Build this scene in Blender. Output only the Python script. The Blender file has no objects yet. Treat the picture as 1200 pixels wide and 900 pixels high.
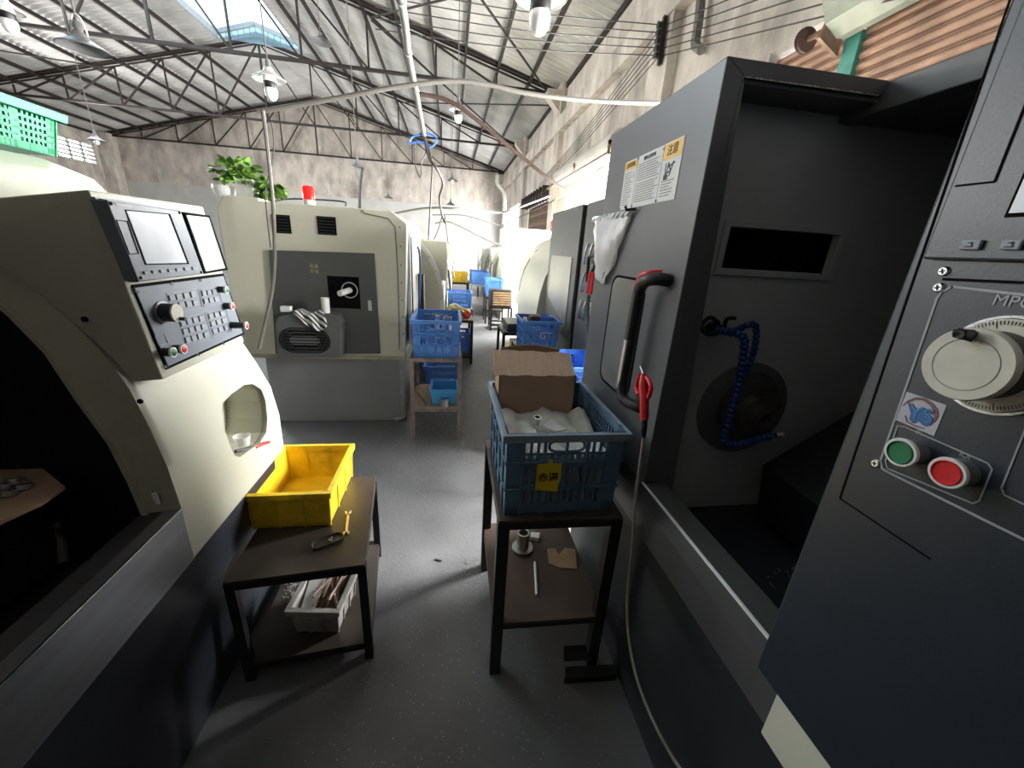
import bpy, math, random
from mathutils import Vector, Matrix
random.seed(7)
C = bpy.context.scene.collection
SC = bpy.context.scene

# ------------------------------------------------------------------ camera
F = 451.0
R0 = ((0.98717694, -0.00540179, 0.15953842), (-0.14857873, 0.33430213, 0.93068064), (0.05836138, 0.94245048, -0.32921277))
CAM = Vector((0, 0, 1.55))
cam = bpy.data.cameras.new('camera'); camo = bpy.data.objects.new('camera', cam); C.objects.link(camo)
cam.sensor_width = 36; cam.lens = F / 1200 * 36; cam.clip_start = 0.02; cam.clip_end = 200
camo.matrix_world = Matrix(((R0[0][0], R0[0][1], -R0[0][2], CAM.x), (R0[1][0], R0[1][1], -R0[1][2], CAM.y), (R0[2][0], R0[2][1], -R0[2][2], CAM.z), (0, 0, 0, 1)))
SC.camera = camo

def ray(px, py):
    a = (px - 600, 450 - py, F)
    return Vector([sum(R0[i][k] * a[k] for k in range(3)) for i in range(3)])
def PX(px, py, x=None, y=None, z=None):
    """where the line of sight through a photo point meets the plane x=, y= or z="""
    r = ray(px, py)
    t = (x - CAM.x) / r.x if x is not None else (y - CAM.y) / r.y if y is not None else (z - CAM.z) / r.z
    return CAM + r * t

# ------------------------------------------------------------------ light
SC.view_settings.view_transform = 'Standard'; SC.view_settings.look = 'None'
SC.view_settings.gamma = 1; SC.view_settings.use_curve_mapping = False
SC.view_settings.exposure = 2.12
w = bpy.data.worlds.new('sky'); SC.world = w; w.use_nodes = True
w.node_tree.nodes['Background'].inputs[0].default_value = (0.86, 0.93, 1.0, 1)
w.node_tree.nodes['Background'].inputs[1].default_value = 1.0
def area(name, loc, target, sx, sy, power, col=(1, 1, 1)):
    l = bpy.data.lights.new(name, 'AREA'); l.shape = 'RECTANGLE'; l.size = sx; l.size_y = sy; l.energy = power; l.color = col
    o = bpy.data.objects.new(name, l); C.objects.link(o); o.location = loc
    o.rotation_euler = (Vector(target) - Vector(loc)).to_track_quat('-Z', 'Y').to_euler()
    return o
DAY = (1.0, 0.985, 0.96)
area('daylight_half_raised_shutter', (3.5, 2.75, 1.75), (-2, 2.6, 0.0), 2.7, 1.4, 460, DAY)
area('daylight_shutter_opening', (3.35, 9.0, 1.6), (-3, 7.0, 0.9), 3.6, 3.0, 620, DAY)
area('daylight_far_opening', (3.3, 20.8, 2.0), (-3, 20.0, 1.5), 5.5, 3.4, 240, DAY)
area('daylight_left_windows', (-16.8, 10, 4.5), (-4, 6, 2.0), 22, 0.9, 620, DAY)
area('daylight_skylight', (-7, 11.5, 8.3), (-5, 10, 0), 2.2, 13, 420, (0.88, 0.95, 1.0))

# ------------------------------------------------------------------ materials
MATS = {}
def mat(name, col, rough=0.6, metal=0.0, var=0.15, scale=12.0, bump=0.0, dirt=None, dirt_amt=0.4, emit=None, trans=0.0, alpha=1.0, stretch=(1, 1, 1), spec=0.5, coat=0.0, bscale=None):
    if name in MATS: return MATS[name]
    m = bpy.data.materials.new(name); m.use_nodes = True; nt = m.node_tree; N = nt.nodes; L = nt.links
    b = N['Principled BSDF']
    b.inputs['Roughness'].default_value = rough; b.inputs['Metallic'].default_value = metal
    b.inputs['Specular IOR Level'].default_value = spec
    if coat: b.inputs['Coat Weight'].default_value = coat; b.inputs['Coat Roughness'].default_value = 0.15
    tc = N.new('ShaderNodeTexCoord'); mp = N.new('ShaderNodeMapping'); mp.inputs['Scale'].default_value = stretch
    L.new(tc.outputs['Object'], mp.inputs['Vector'])
    no = N.new('ShaderNodeTexNoise'); no.inputs['Scale'].default_value = scale; no.inputs['Detail'].default_value = 5
    L.new(mp.outputs[0], no.inputs['Vector'])
    r = N.new('ShaderNodeValToRGB')
    r.color_ramp.elements[0].position = 0.3; r.color_ramp.elements[1].position = 0.7
    c = Vector(col)
    r.color_ramp.elements[0].color = (*(c * (1 - var)), 1); r.color_ramp.elements[1].color = (*(c * (1 + var)), 1)
    L.new(no.outputs['Fac'], r.inputs['Fac'])
    out = r.outputs['Color']
    if dirt:
        n2 = N.new('ShaderNodeTexNoise'); n2.inputs['Scale'].default_value = scale * 0.35; n2.inputs['Detail'].default_value = 9; n2.inputs['Roughness'].default_value = 0.7
        L.new(mp.outputs[0], n2.inputs['Vector'])
        r2 = N.new('ShaderNodeValToRGB'); r2.color_ramp.elements[0].position = 0.48; r2.color_ramp.elements[1].position = 0.68
        r2.color_ramp.elements[0].color = (0, 0, 0, 1); r2.color_ramp.elements[1].color = (dirt_amt,) * 3 + (1,)
        L.new(n2.outputs['Fac'], r2.inputs['Fac'])
        mx = N.new('ShaderNodeMixRGB'); L.new(r2.outputs['Color'], mx.inputs['Fac']); L.new(out, mx.inputs[1]); mx.inputs[2].default_value = (*dirt, 1)
        out = mx.outputs['Color']
    L.new(out, b.inputs['Base Color'])
    if bump:
        bp = N.new('ShaderNodeBump'); bp.inputs['Strength'].default_value = bump; bp.inputs['Distance'].default_value = 0.01
        if bscale:
            n3 = N.new('ShaderNodeTexNoise'); n3.inputs['Scale'].default_value = bscale; L.new(mp.outputs[0], n3.inputs['Vector']); L.new(n3.outputs['Fac'], bp.inputs['Height'])
        else: L.new(no.outputs['Fac'], bp.inputs['Height'])
        L.new(bp.outputs[0], b.inputs['Normal'])
    if emit: b.inputs['Emission Color'].default_value = (*emit[:3], 1); b.inputs['Emission Strength'].default_value = emit[3]
    if trans: b.inputs['Transmission Weight'].default_value = trans
    if alpha < 1: b.inputs['Alpha'].default_value = alpha
    MATS[name] = m
    return m
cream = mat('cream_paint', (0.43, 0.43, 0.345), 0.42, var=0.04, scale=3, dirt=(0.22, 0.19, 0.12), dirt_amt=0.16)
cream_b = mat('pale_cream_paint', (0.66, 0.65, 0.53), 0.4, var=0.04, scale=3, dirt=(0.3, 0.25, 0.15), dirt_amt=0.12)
grey = mat('dark_grey_paint', (0.098, 0.102, 0.108), 0.36, var=0.07, scale=5, bump=0.02, bscale=400)
greyd = mat('charcoal_paint', (0.022, 0.026, 0.031), 0.45, var=0.1, scale=5)
greym = mat('machine_grey_paint', (0.085, 0.088, 0.09), 0.45, var=0.08, scale=4)
greyp = mat('pod_grey_paint', (0.018, 0.025, 0.036), 0.40, spec=0.75, var=0.08, scale=9, bump=0.03, bscale=300)
black = mat('black_paint', (0.010, 0.010, 0.011), 0.45, var=0.2)
blackm = mat('matt_black', (0.004, 0.004, 0.005), 0.9, var=0.2, spec=0.1)
steelb = mat('brushed_sill_steel', (0.30, 0.31, 0.33), 0.34, metal=0.85, var=0.12, scale=4, stretch=(1, 0.2, 8))
steel = mat('worn_steel', (0.42, 0.42, 0.42), 0.35, metal=0.9, var=0.2, scale=20)
chrome = mat('bright_metal', (0.75, 0.75, 0.75), 0.2, metal=1, var=0.05)
rust = mat('rusty_steel', (0.19, 0.115, 0.07), 0.7, metal=0.2, var=0.3, scale=14)
truss = mat('brown_truss_steel', (0.022, 0.015, 0.012), 0.7, var=0.3, scale=6)
tabtop = mat('oily_table_steel', (0.06, 0.05, 0.042), 0.42, metal=0.3, var=0.25, scale=9, dirt=(0.10, 0.075, 0.055), dirt_amt=0.35)
shelfm = mat('rusty_brown_shelf', (0.085, 0.058, 0.042), 0.6, metal=0.1, var=0.25, scale=7)
white = mat('white_plastic', (0.75, 0.75, 0.73), 0.4, var=0.04)
dial = mat('off_white_dial', (0.60, 0.58, 0.49), 0.4, var=0.08, scale=25)
paper = mat('white_sticker_paper', (0.62, 0.62, 0.60), 0.5, var=0.05)
yel_lab = mat('yellow_label', (0.80, 0.46, 0.02), 0.45, var=0.05)
redp = mat('red_plastic', (0.62, 0.015, 0.02), 0.35, var=0.1)
green_b = mat('green_button_plastic', (0.01, 0.17, 0.07), 0.35, var=0.1)
crate_d = mat('slate_blue_plastic', (0.105, 0.19, 0.285), 0.45, var=0.12, scale=8, dirt=(0.03, 0.05, 0.08), dirt_amt=0.4)
crate_b = mat('blue_plastic', (0.10, 0.27, 0.68), 0.42, var=0.12, scale=8)
crate_l = mat('light_blue_plastic', (0.06, 0.36, 0.74), 0.42, var=0.06, scale=8)
crate_y = mat('yellow_plastic', (0.88, 0.60, 0.02), 0.45, var=0.10, scale=9, dirt=(0.22, 0.12, 0.02), dirt_amt=0.6)
crate_g = mat('green_plastic', (0.02, 0.24, 0.11), 0.45, var=0.08)
crate_w = mat('dirty_white_plastic', (0.50, 0.49, 0.45), 0.55, var=0.15, scale=20, dirt=(0.06, 0.05, 0.04), dirt_amt=0.8)
card = mat('brown_cardboard', (0.36, 0.24, 0.155), 0.8, var=0.1, scale=6)
cardl = mat('pale_torn_cardboard', (0.66, 0.48, 0.36), 0.85, var=0.10, scale=14, stretch=(10, 1, 1))
cloth = mat('grey_cloth', (0.50, 0.50, 0.46), 0.85, var=0.2, scale=18)
galv = mat('pale_pipe_plastic', (0.15, 0.14, 0.125), 0.5, var=0.2, scale=3)
cable = mat('grey_cable', (0.035, 0.033, 0.03), 0.6)
hose_m = mat('olive_hose', (0.23, 0.21, 0.16), 0.5)
bluec = mat('dark_blue_coolant_hose', (0.010, 0.035, 0.16), 0.35, var=0.15)
bluel = mat('bright_blue_cable', (0.03, 0.14, 0.55), 0.5)
leafm = mat('leaf_green', (0.15, 0.30, 0.05), 0.45, var=0.5, scale=14)
lamp_w = mat('white_enamel', (0.72, 0.71, 0.68), 0.35, var=0.04)
lamp_g = mat('grey_enamel', (0.16, 0.16, 0.16), 0.45)
bulbm = mat('frosted_bulb', (0.85, 0.83, 0.80), 0.25, var=0.02)
screen = mat('glare_screen', (0.50, 0.53, 0.57), 0.28, var=0.22, scale=6)
panelb = mat('blue_grey_bezel', (0.17, 0.19, 0.22), 0.4, var=0.08)
panelk = mat('key_grey', (0.24, 0.26, 0.29), 0.45, var=0.1)
inscr = mat('pale_grey_print', (0.33, 0.34, 0.35), 0.5)
glassd = mat('dark_tinted_glass', (0.02, 0.025, 0.03), 0.12, var=0.1)
smoke = mat('smoked_door_glass', (0.20, 0.20, 0.19), 0.28, metal=0.3, var=0.12, scale=4)
wood = mat('grimy_wood', (0.34, 0.21, 0.11), 0.7, var=0.3, scale=10, stretch=(1, 8, 1))
ink = mat('black_ink', (0.015, 0.015, 0.015), 0.6)
blueink = mat('blue_ink', (0.03, 0.13, 0.33), 0.5)
redink = mat('dull_red_ink', (0.18, 0.08, 0.09), 0.5)
plastic_clear = mat('milky_plastic_film', (0.75, 0.75, 0.76), 0.3, var=0.12, scale=14, alpha=0.72, bump=0.5)
clearcup = mat('clear_plastic_cup', (0.8, 0.8, 0.78), 0.15, alpha=0.45, var=0.03)
beacon_r = mat('red_beacon_plastic', (0.75, 0.02, 0.015), 0.2, var=0.05, emit=(0.8, 0.01, 0.01, 0.25))
slat = mat('copper_brown_slats', (0.33, 0.19, 0.12), 0.5, metal=0.2, var=0.22, scale=5, dirt=(0.15, 0.08, 0.05), dirt_amt=0.6)
boxcov = mat('greenish_tin', (0.27, 0.29, 0.23), 0.6, metal=0.2, var=0.2, scale=3, dirt=(0.12, 0.08, 0.05), dirt_amt=0.6)
teal = mat('teal_painted_steel', (0.06, 0.26, 0.20), 0.6)
aluf = mat('white_window_frame', (0.55, 0.54, 0.5), 0.5)
metchip = mat('metal_chips', (0.55, 0.55, 0.55), 0.35, metal=0.8, var=0.4, scale=60)

def wallmat(name, col, stain, paint=None, zp=0):
    m = mat(name, col, 0.85, var=0.24, scale=2.6, bump=0.2, bscale=14, dirt=stain, dirt_amt=0.85, stretch=(1, 1, 0.55))
    return m
wallm = wallmat('stained_concrete_render', (0.56, 0.50, 0.44), (0.20, 0.175, 0.15))
wallp = mat('painted_dado', (0.52, 0.51, 0.48), 0.8, var=0.08, scale=2)
roofm = mat('grey_fibre_sheet', (0.52, 0.512, 0.49), 0.7, var=0.18, scale=1.1, dirt=(0.2, 0.18, 0.16), dirt_amt=0.5)
def floor_mat():
    m = mat('worn_dark_concrete', (0.13, 0.132, 0.135), 0.42, var=0.22, scale=2.2, bump=0.12, bscale=60, dirt=(0.06, 0.062, 0.065), dirt_amt=0.5)
    return m
floorm = floor_mat()
def sheet_mat():
    m = bpy.data.materials.new('translucent_skylight_sheet'); m.use_nodes = True; nt = m.node_tree; N = nt.nodes; L = nt.links
    out = N['Material Output']; tr = N.new('ShaderNodeBsdfTranslucent'); tr.inputs[0].default_value = (0.60, 0.78, 0.86, 1)
    d = N.new('ShaderNodeBsdfDiffuse'); d.inputs[0].default_value = (0.5, 0.6, 0.65, 1)
    tc = N.new('ShaderNodeTexCoord'); wv = N.new('ShaderNodeTexNoise'); wv.inputs['Scale'].default_value = 1.5
    L.new(tc.outputs['Object'], wv.inputs['Vector'])
    mx = N.new('ShaderNodeMixShader'); mx.inputs[0].default_value = 0.25
    L.new(tr.outputs[0], mx.inputs[1]); L.new(d.outputs[0], mx.inputs[2]); L.new(mx.outputs[0], out.inputs[0])
    return m
sheetm = sheet_mat()

# ------------------------------------------------------------------ mesh helpers
ORG = {}
class MB:
    def __init__(s): s.v = []; s.f = []
    def add(s, vs, fs):
        n = len(s.v); s.v += [Vector(a) for a in vs]; s.f += [tuple(i + n for i in f) for f in fs]; return s
    def box(s, x0, x1, y0, y1, z0, z1):
        return s.add([(x0, y0, z0), (x1, y0, z0), (x1, y1, z0), (x0, y1, z0), (x0, y0, z1), (x1, y0, z1), (x1, y1, z1), (x0, y1, z1)],
                     [(0, 3, 2, 1), (4, 5, 6, 7), (0, 1, 5, 4), (1, 2, 6, 5), (2, 3, 7, 6), (3, 0, 4, 7)])
    def prism(s, poly, d):
        d = Vector(d); p = [Vector(a) for a in poly]; n = len(p)
        return s.add(p + [a + d for a in p], [tuple(range(n - 1, -1, -1)), tuple(range(n, 2 * n))] + [(i, (i + 1) % n, (i + 1) % n + n, i + n) for i in range(n)])
    def bar(s, a, b, w, h=None, up=(0, 0, 1)):
        a = Vector(a); b = Vector(b); h = h or w; d = (b - a).normalized(); u = Vector(up)
        if abs(d.dot(u)) > 0.98: u = Vector((0, 1, 0))
        sx = d.cross(u).normalized(); sz = sx.cross(d)
        q = [a + sx * (i * w / 2) + sz * (j * h / 2) for i, j in ((-1, -1), (1, -1), (1, 1), (-1, 1))]
        return s.prism(q, b - a)
    def tube(s, pts, r, seg=8, rs=None, cap=True):
        pts = [Vector(p) for p in pts]; n = len(pts); rings = []
        t0 = (pts[1] - pts[0]).normalized(); u = t0.orthogonal().normalized()
        vs = []; fs = []
        for i, p in enumerate(pts):
            t = (pts[min(i + 1, n - 1)] - pts[max(i - 1, 0)])
            if t.length < 1e-9: t = t0
            t.normalize(); u = (u - t * u.dot(t))
            if u.length < 1e-6: u = t.orthogonal()
            u.normalize(); v = t.cross(u); rr = rs[i] if rs else r
            for k in range(seg):
                a = 2 * math.pi * k / seg; vs.append(p + (u * math.cos(a) + v * math.sin(a)) * rr)
        for i in range(n - 1):
            for k in range(seg):
                k2 = (k + 1) % seg; fs.append((i * seg + k, i * seg + k2, (i + 1) * seg + k2, (i + 1) * seg + k))
        if cap: fs.append(tuple(range(seg - 1, -1, -1))); fs.append(tuple((n - 1) * seg + k for k in range(seg)))
        return s.add(vs, fs)
    def lathe(s, prof, c, axis=(0, 0, 1), seg=24, cap=True):
        """prof: (radius, height along axis)"""
        ax = Vector(axis).normalized(); u = ax.orthogonal().normalized(); v = ax.cross(u); c = Vector(c); vs = []; fs = []; n = len(prof)
        for r, h in prof:
            for k in range(seg):
                a = 2 * math.pi * k / seg; vs.append(c + ax * h + (u * math.cos(a) + v * math.sin(a)) * max(r, 1e-5))
        for i in range(n - 1):
            for k in range(seg):
                k2 = (k + 1) % seg; fs.append((i * seg + k, i * seg + k2, (i + 1) * seg + k2, (i + 1) * seg + k))
        if cap and prof[0] != prof[-1]: fs.append(tuple(range(seg - 1, -1, -1))); fs.append(tuple((n - 1) * seg + k for k in range(seg)))
        return s.add(vs, fs)
    def strip(s, prof, y0, y1, t, s_=1):
        """a bent sheet: prof is a list of (x,z), run from y0 to y1 (numbers or lists), thickness t to the side of the normal"""
        n = len(prof); P = [Vector((a, 0, b)) for a, b in prof]; o = []
        for i in range(n):
            d = (P[min(i + 1, n - 1)] - P[max(i - 1, 0)]).normalized(); o.append(P[i] + Vector((d.z, 0, -d.x)) * t)
        Y0 = y0 if isinstance(y0, (list, tuple)) else [y0] * n; Y1 = y1 if isinstance(y1, (list, tuple)) else [y1] * n
        vs = []
        for L_, Y in ((P, Y0), (P, Y1), (o, Y0), (o, Y1)):
            vs += [Vector((p.x, Y[i], p.z)) for i, p in enumerate(L_)]
        fs = []
        for i in range(n - 1):
            fs += [(i, i + 1, n + i + 1, n + i), (2 * n + i, 3 * n + i, 3 * n + i + 1, 2 * n + i + 1), (i, 2 * n + i, 2 * n + i + 1, i + 1), (n + i, n + i + 1, 3 * n + i + 1, 3 * n + i)]
        fs += [(0, n, 3 * n, 2 * n), (n - 1, 3 * n - 1, 4 * n - 1, 2 * n - 1)]
        return s.add(vs, fs)
    def build(s, name, m, parent=None, smooth=False, bevel=0, org=None):
        if parent is not None: o_ = ORG[parent.name]
        elif org is not None: o_ = Vector(org)
        else:
            xs = [v.x for v in s.v]; ys = [v.y for v in s.v]; zs = [v.z for v in s.v]
            o_ = Vector(((min(xs) + max(xs)) / 2, (min(ys) + max(ys)) / 2, min(zs)))
        me = bpy.data.meshes.new(name); me.from_pydata([v - o_ for v in s.v], [], s.f); me.update()
        me.materials.append(m)
        import bmesh
        bm = bmesh.new(); bm.from_mesh(me); bmesh.ops.recalc_face_normals(bm, faces=bm.faces); bm.to_mesh(me); bm.free()
        if smooth:
            for p in me.polygons: p.use_smooth = True
            try: me.set_sharp_from_angle(angle=math.radians(40))
            except Exception: pass
        o = bpy.data.objects.new(name, me); C.objects.link(o)
        if parent is not None: o.parent = parent
        else: o.location = o_
        ORG[o.name] = o_
        if bevel:
            b = o.modifiers.new('bevel', 'BEVEL'); b.width = bevel; b.segments = 2; b.limit_method = 'ANGLE'
        return o
def tag(o, label, cat, group=None, kind=None):
    if label: o['label'] = label
    if cat: o['category'] = cat
    if group: o['group'] = group
    if kind: o['kind'] = kind
    return o
def thing(name, label, cat, loc=(0, 0, 0), group=None):
    o = bpy.data.objects.new(name, None); o.empty_display_size = 0.1; C.objects.link(o); o.location = loc; ORG[o.name] = Vector(loc)
    return tag(o, label, cat, group)
def struct(o):
    o['kind'] = 'structure'; return o
def kids(o): return [c for c in ORG_children(o)]
def ORG_children(o): return [c for c in bpy.data.objects if c.parent == o]
def dup(o, parent=None, loc=None, rz=None, label=None, group=None, scale=None):
    c = o.copy(); C.objects.link(c)
    if parent is not None: c.parent = parent
    for ch in ORG_children(o): dup(ch, c)
    if loc is not None: c.location = loc
    if rz is not None: c.rotation_euler[2] = rz
    if scale is not None: c.scale = scale
    if label: c['label'] = label
    if group: c['group'] = group
    return c
def text(name, body, size, loc, xdir, ydir, m, parent, depth=0.0004, center=True, bold=0.0):
    cu = bpy.data.curves.new(name, 'FONT'); cu.body = body; cu.size = size; cu.extrude = depth; cu.offset = bold * size
    if center: cu.align_x = 'CENTER'; cu.align_y = 'CENTER'
    tmp = bpy.data.objects.new(name + '_t', cu); C.objects.link(tmp)
    dg = bpy.context.evaluated_depsgraph_get(); me = bpy.data.meshes.new_from_object(tmp.evaluated_get(dg))
    bpy.data.objects.remove(tmp); me.materials.clear(); me.materials.append(m)
    X = Vector(xdir).normalized(); Z = X.cross(Vector(ydir)).normalized(); Y = Z.cross(X)
    M = Matrix((X, Y, Z)).transposed().to_4x4(); M.translation = Vector(loc) - ORG[parent.name]; me.transform(M)
    o = bpy.data.objects.new(name, me); C.objects.link(o); o.parent = parent; ORG[o.name] = ORG[parent.name]
    return o
def smoothpath(pts, n=8):
    pts = [Vector(p) for p in pts]; out = []
    P = [pts[0]] + pts + [pts[-1]]
    for i in range(1, len(P) - 2):
        p0, p1, p2, p3 = P[i - 1], P[i], P[i + 1], P[i + 2]
        for k in range(n):
            t = k / n
            out.append(0.5 * ((2 * p1) + (p2 - p0) * t + (2 * p0 - 5 * p1 + 4 * p2 - p3) * t * t + (3 * p1 - p0 - 3 * p2 + p3) * t ** 3))
    out.append(pts[-1]); return out

# ================================================================== THE HALL
XR, XL, YB, YN = 3.0, -17.0, 24.9, -1.6
EAVE, XRIDGE, SL = 5.76, -7.0, 0.27
def roofz(x): return EAVE + (10 - abs(x - XRIDGE)) * SL
struct(MB().box(XL - 0.3, XR + 0.3, YN - 0.3, YB + 0.3, -0.2, 0.0).build('floor', floorm))
struct(MB().box(XL, XR, YB, YB + 0.3, 3.6, 5.8).prism([(XL, YB, 5.8), (XR, YB, 5.8), (XRIDGE, YB, roofz(XRIDGE))], (0, 0.3, 0)).build('wall_back', wallm))
struct(MB().box(XL, XR, YB - 0.03, YB + 0.3, 0, 3.75).build('trim_1', wallp))
struct(MB().box(XL, XR, YN - 0.3, YN, 0, 5.8).prism([(XL, YN, 5.8), (XR, YN, 5.8), (XRIDGE, YN, roofz(XRIDGE))], (0, -0.3, 0)).build('wall_front', mat('bounce_cutting_dark', (.10, .09, .08), .9)))  # unseen wall behind the camera, coloured dark to cut bounce onto the near floor
# right wall with its door openings: shuttered bay, open bay, folded-gate bay, far open bay
OP = [(1.3, 4.1, 3.46), (7.0, 11.0, 3.15), (12.6, 16.2, 3.1), (18.2, 23.6, 3.5)]
wr = MB(); y = YN - 0.3
for a, b, h in OP:
    wr.box(XR, XR + 0.3, y, a, 0, EAVE + 0.05); wr.box(XR, XR + 0.3, a, b, h, EAVE + 0.05); y = b
wr.box(XR, XR + 0.3, y, YB + 0.3, 0, EAVE + 0.05)
struct(wr.build('wall_right', wallm))
wl = MB(); y = YN - 0.3
LW = [(4.2 + 4.3 * i, 6.9 + 4.3 * i) for i in range(5)]
for a, b in LW:
    wl.box(XL - 0.3, XL, y, a, 0, EAVE + 0.05); wl.box(XL - 0.3, XL, a, b, 0, 4.25); wl.box(XL - 0.3, XL, a, b, 5.15, EAVE + 0.05); y = b
wl.box(XL - 0.3, XL, y, YB + 0.3, 0, EAVE + 0.05)
struct(wl.build('wall_left', wallm))
for i, (a, b) in enumerate(LW):
    fr = MB()
    for k in range(5): yy = a + (b - a) * k / 4; fr.box(XL - 0.12, XL - 0.04, yy - 0.035, yy + 0.035, 4.25, 5.15)
    for zz in (4.27, 4.45, 4.62, 4.79, 4.96, 5.12): fr.box(XL - 0.12, XL - 0.04, a, b, zz - 0.03, zz + 0.03)
    struct(fr.build('window_%d' % (i + 1), aluf))
# wall ledge beam, columns and corbels on the right wall
struct(MB().box(XR - 0.16, XR, YN, YB, 4.62, 4.98).box(XR - 0.08, XR, YN, YB, 4.98, 5.05).build('trim_2', wallm))
for i, yy in enumerate((6.25, 12.0, 17.3)):
    struct(MB().box(XR - 0.14, XR, yy - 0.28, yy + 0.28, 0, EAVE).prism([(XR - 0.14, yy - 0.16, 5.1), (XR - 0.14, yy - 0.16, 5.6), (XR - 0.5, yy - 0.16, 5.6), (XR - 0.5, yy - 0.16, 5.45)], (0, 0.32, 0)).build('trim_%d' % (i + 3), wallm))
struct(MB().box(XL, XL + 0.5, YB - 0.6, YB, 0, EAVE).build('trim_6', wallm))
# roof: corrugated sheets on two slopes, open under the skylight
def corr(xa, xb, za, zb, y0, y1, per=0.21, amp=0.03, lift=0.0):
    m = MB(); n = int((y1 - y0) / per * 5); vs = []
    for i in range(n + 1):
        yy = y0 + (y1 - y0) * i / n; d = amp * math.sin(2 * math.pi * yy / per)
        vs += [(xa, yy, za + d + lift), (xb, yy, zb + d + lift)]
    fs = [(2 * i, 2 * i + 1, 2 * i + 3, 2 * i + 2) for i in range(n)]
    return m.add(vs, fs)
SKX0, SKX1, SKY0, SKY1 = -8.3, -5.5, 1.0, 18.6
rf = MB()
for xa, xb in ((XR + 0.4, SKX1), (SKX0, XL - 0.4)):
    c = corr(xa, xb, roofz(xa), roofz(xb), YN - 0.4, YB + 0.4); rf.add(c.v, c.f)
for xa, xb in ((SKX1, XRIDGE), (XRIDGE, SKX0)):
    for a, b in ((YN - 0.4, SKY0), (SKY1, YB + 0.4)):
        c = corr(xa, xb, roofz(xa), roofz(xb), a, b); rf.add(c.v, c.f)
struct(rf.build('ceiling', roofm, smooth=True))
sk = MB()
for xa, xb in ((SKX1 + 0.1, XRIDGE), (XRIDGE, SKX0 - 0.1)):
    c = corr(xa, xb, roofz(SKX1) + 0.22, roofz(XRIDGE) + 0.25, SKY0, SKY1) if xa > xb and xa > XRIDGE else corr(xa, xb, roofz(XRIDGE) + 0.25, roofz(SKX0) + 0.22, SKY0, SKY1)
    sk.add(c.v, c.f)
sko = thing('roof_skylight', 'long raised ridge skylight of pale blue translucent sheets in the roof', 'skylight', (XRIDGE, 8, roofz(XRIDGE)))
sk.build('roof_sheet', sheetm, sko, smooth=True)
en = MB().prism([(SKX0, SKY1, roofz(SKX0)), (SKX1, SKY1, roofz(SKX1)), (SKX1, SKY1, roofz(SKX1) + 0.22), (XRIDGE, SKY1, roofz(XRIDGE) + 0.25), (SKX0, SKY1, roofz(SKX0) + 0.22)], (0, 0.02, 0))
en.build('end_panel', sheetm, sko)
fr = MB().bar((SKX0, SKY1 - .05, roofz(SKX0) + 0.16), (XRIDGE, SKY1 - .05, roofz(XRIDGE) + 0.19), 0.08, 0.14).bar((XRIDGE, SKY1 - .05, roofz(XRIDGE) + 0.19), (SKX1, SKY1 - .05, roofz(SKX1) + 0.16), 0.08, 0.14)
for xx in (SKX0, SKX1): fr.box(xx - 0.03, xx + 0.03, SKY0, SKY1, roofz(xx) - 0.02, roofz(xx) + 0.2)
for k in range(14): xx = SKX0 + (SKX1 - SKX0) * (k + .5) / 14; fr.box(xx - .012, xx + .012, SKY1 - .03, SKY1, roofz(xx) - .05, roofz(xx) + .12)
fr.build('frame', mat('weathered_tin', (0.33, 0.34, 0.34), 0.6), sko)
# purlins
pur0 = None
for sx in (1, -1):
    for k in range(12):
        xx = XRIDGE + sx * (10 - 0.02 - k * 0.87)
        if sx * (xx - XRIDGE) < 1.4 and k > 9: continue
        zz = roofz(xx) - 0.09
        if pur0 is None:
            pur0 = MB().box(-0.03, 0.03, -11.9, 14.4, -0.06, 0.05).build('roof_purlin', truss, org=(0, 0, 0)); p = pur0
            tag(p, 'long brown steel purlin running the length of the hall under the grey roof sheets', 'purlin', 'roof purlins under the grey sheets')
        else: p = pur0.copy(); C.objects.link(p)
        p.location = (xx, 10.45, zz)
# trusses
def roof_truss(y, label):
    t = thing('roof_truss', label, 'roof truss', (XRIDGE, y, EAVE), 'steel roof trusses')
    m = MB()
    for sx in (1, -1):
        e = Vector((XRIDGE + sx * 9.95, y, EAVE - 0.02)); r = Vector((XRIDGE, y, roofz(XRIDGE) - 0.2))
        for dy in (-0.07, 0.07): m.bar(e + Vector((0, dy, 0)), r + Vector((0, dy, 0)), 0.05, 0.07)
        m.bar(e + Vector((0, 0, -0.13)), r + Vector((0, 0, -0.13)), 0.05, 0.04)
    m.build('top_chord', truss, t)
    MB().bar((XL + 0.05, y, EAVE - 0.06), (XR - 0.05, y, EAVE - 0.06), 0.09, 0.07).build('bottom_chord', truss, t)
    def top(x): return Vector((x, y, roofz(x) - 0.25))
    def bot(x): return Vector((x, y, EAVE - 0.06))
    for sx in (1, -1):
        X = [XRIDGE + sx * d for d in (8.2, 6.6, 4.9, 3.3, 1.7, 0.0)]
        for i in range(5):
            MB().bar(bot(X[i]), top(X[i + 1]), 0.045).build('web_brace', truss, t)
            MB().bar(top(X[i]), bot(X[i]), 0.045).build('web_post', truss, t)
    MB().bar(top(XRIDGE), bot(XRIDGE), 0.06).build('king_post', truss, t)
    g = MB()
    for xx in (XR - 0.15, XL + 0.15): g.box(xx - 0.15, xx + 0.15, y - 0.1, y + 0.1, EAVE - 0.16, EAVE + 0.0)
    g.build('end_plate', truss, t)
    return t
roof_truss(0.1, 'brown steel roof truss overhead, topmost in the photo above the camera')
roof_truss(6.24, 'brown steel roof truss nearest of those ahead, over the near hanging lamps')
roof_truss(12.48, 'brown steel roof truss mid-hall, ending above the open shutter doorway')
roof_truss(18.7, 'brown steel roof truss at the far end of the skylight, second from the back wall')
roof_truss(24.7, 'brown steel roof truss farthest away, against the back wall')
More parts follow.
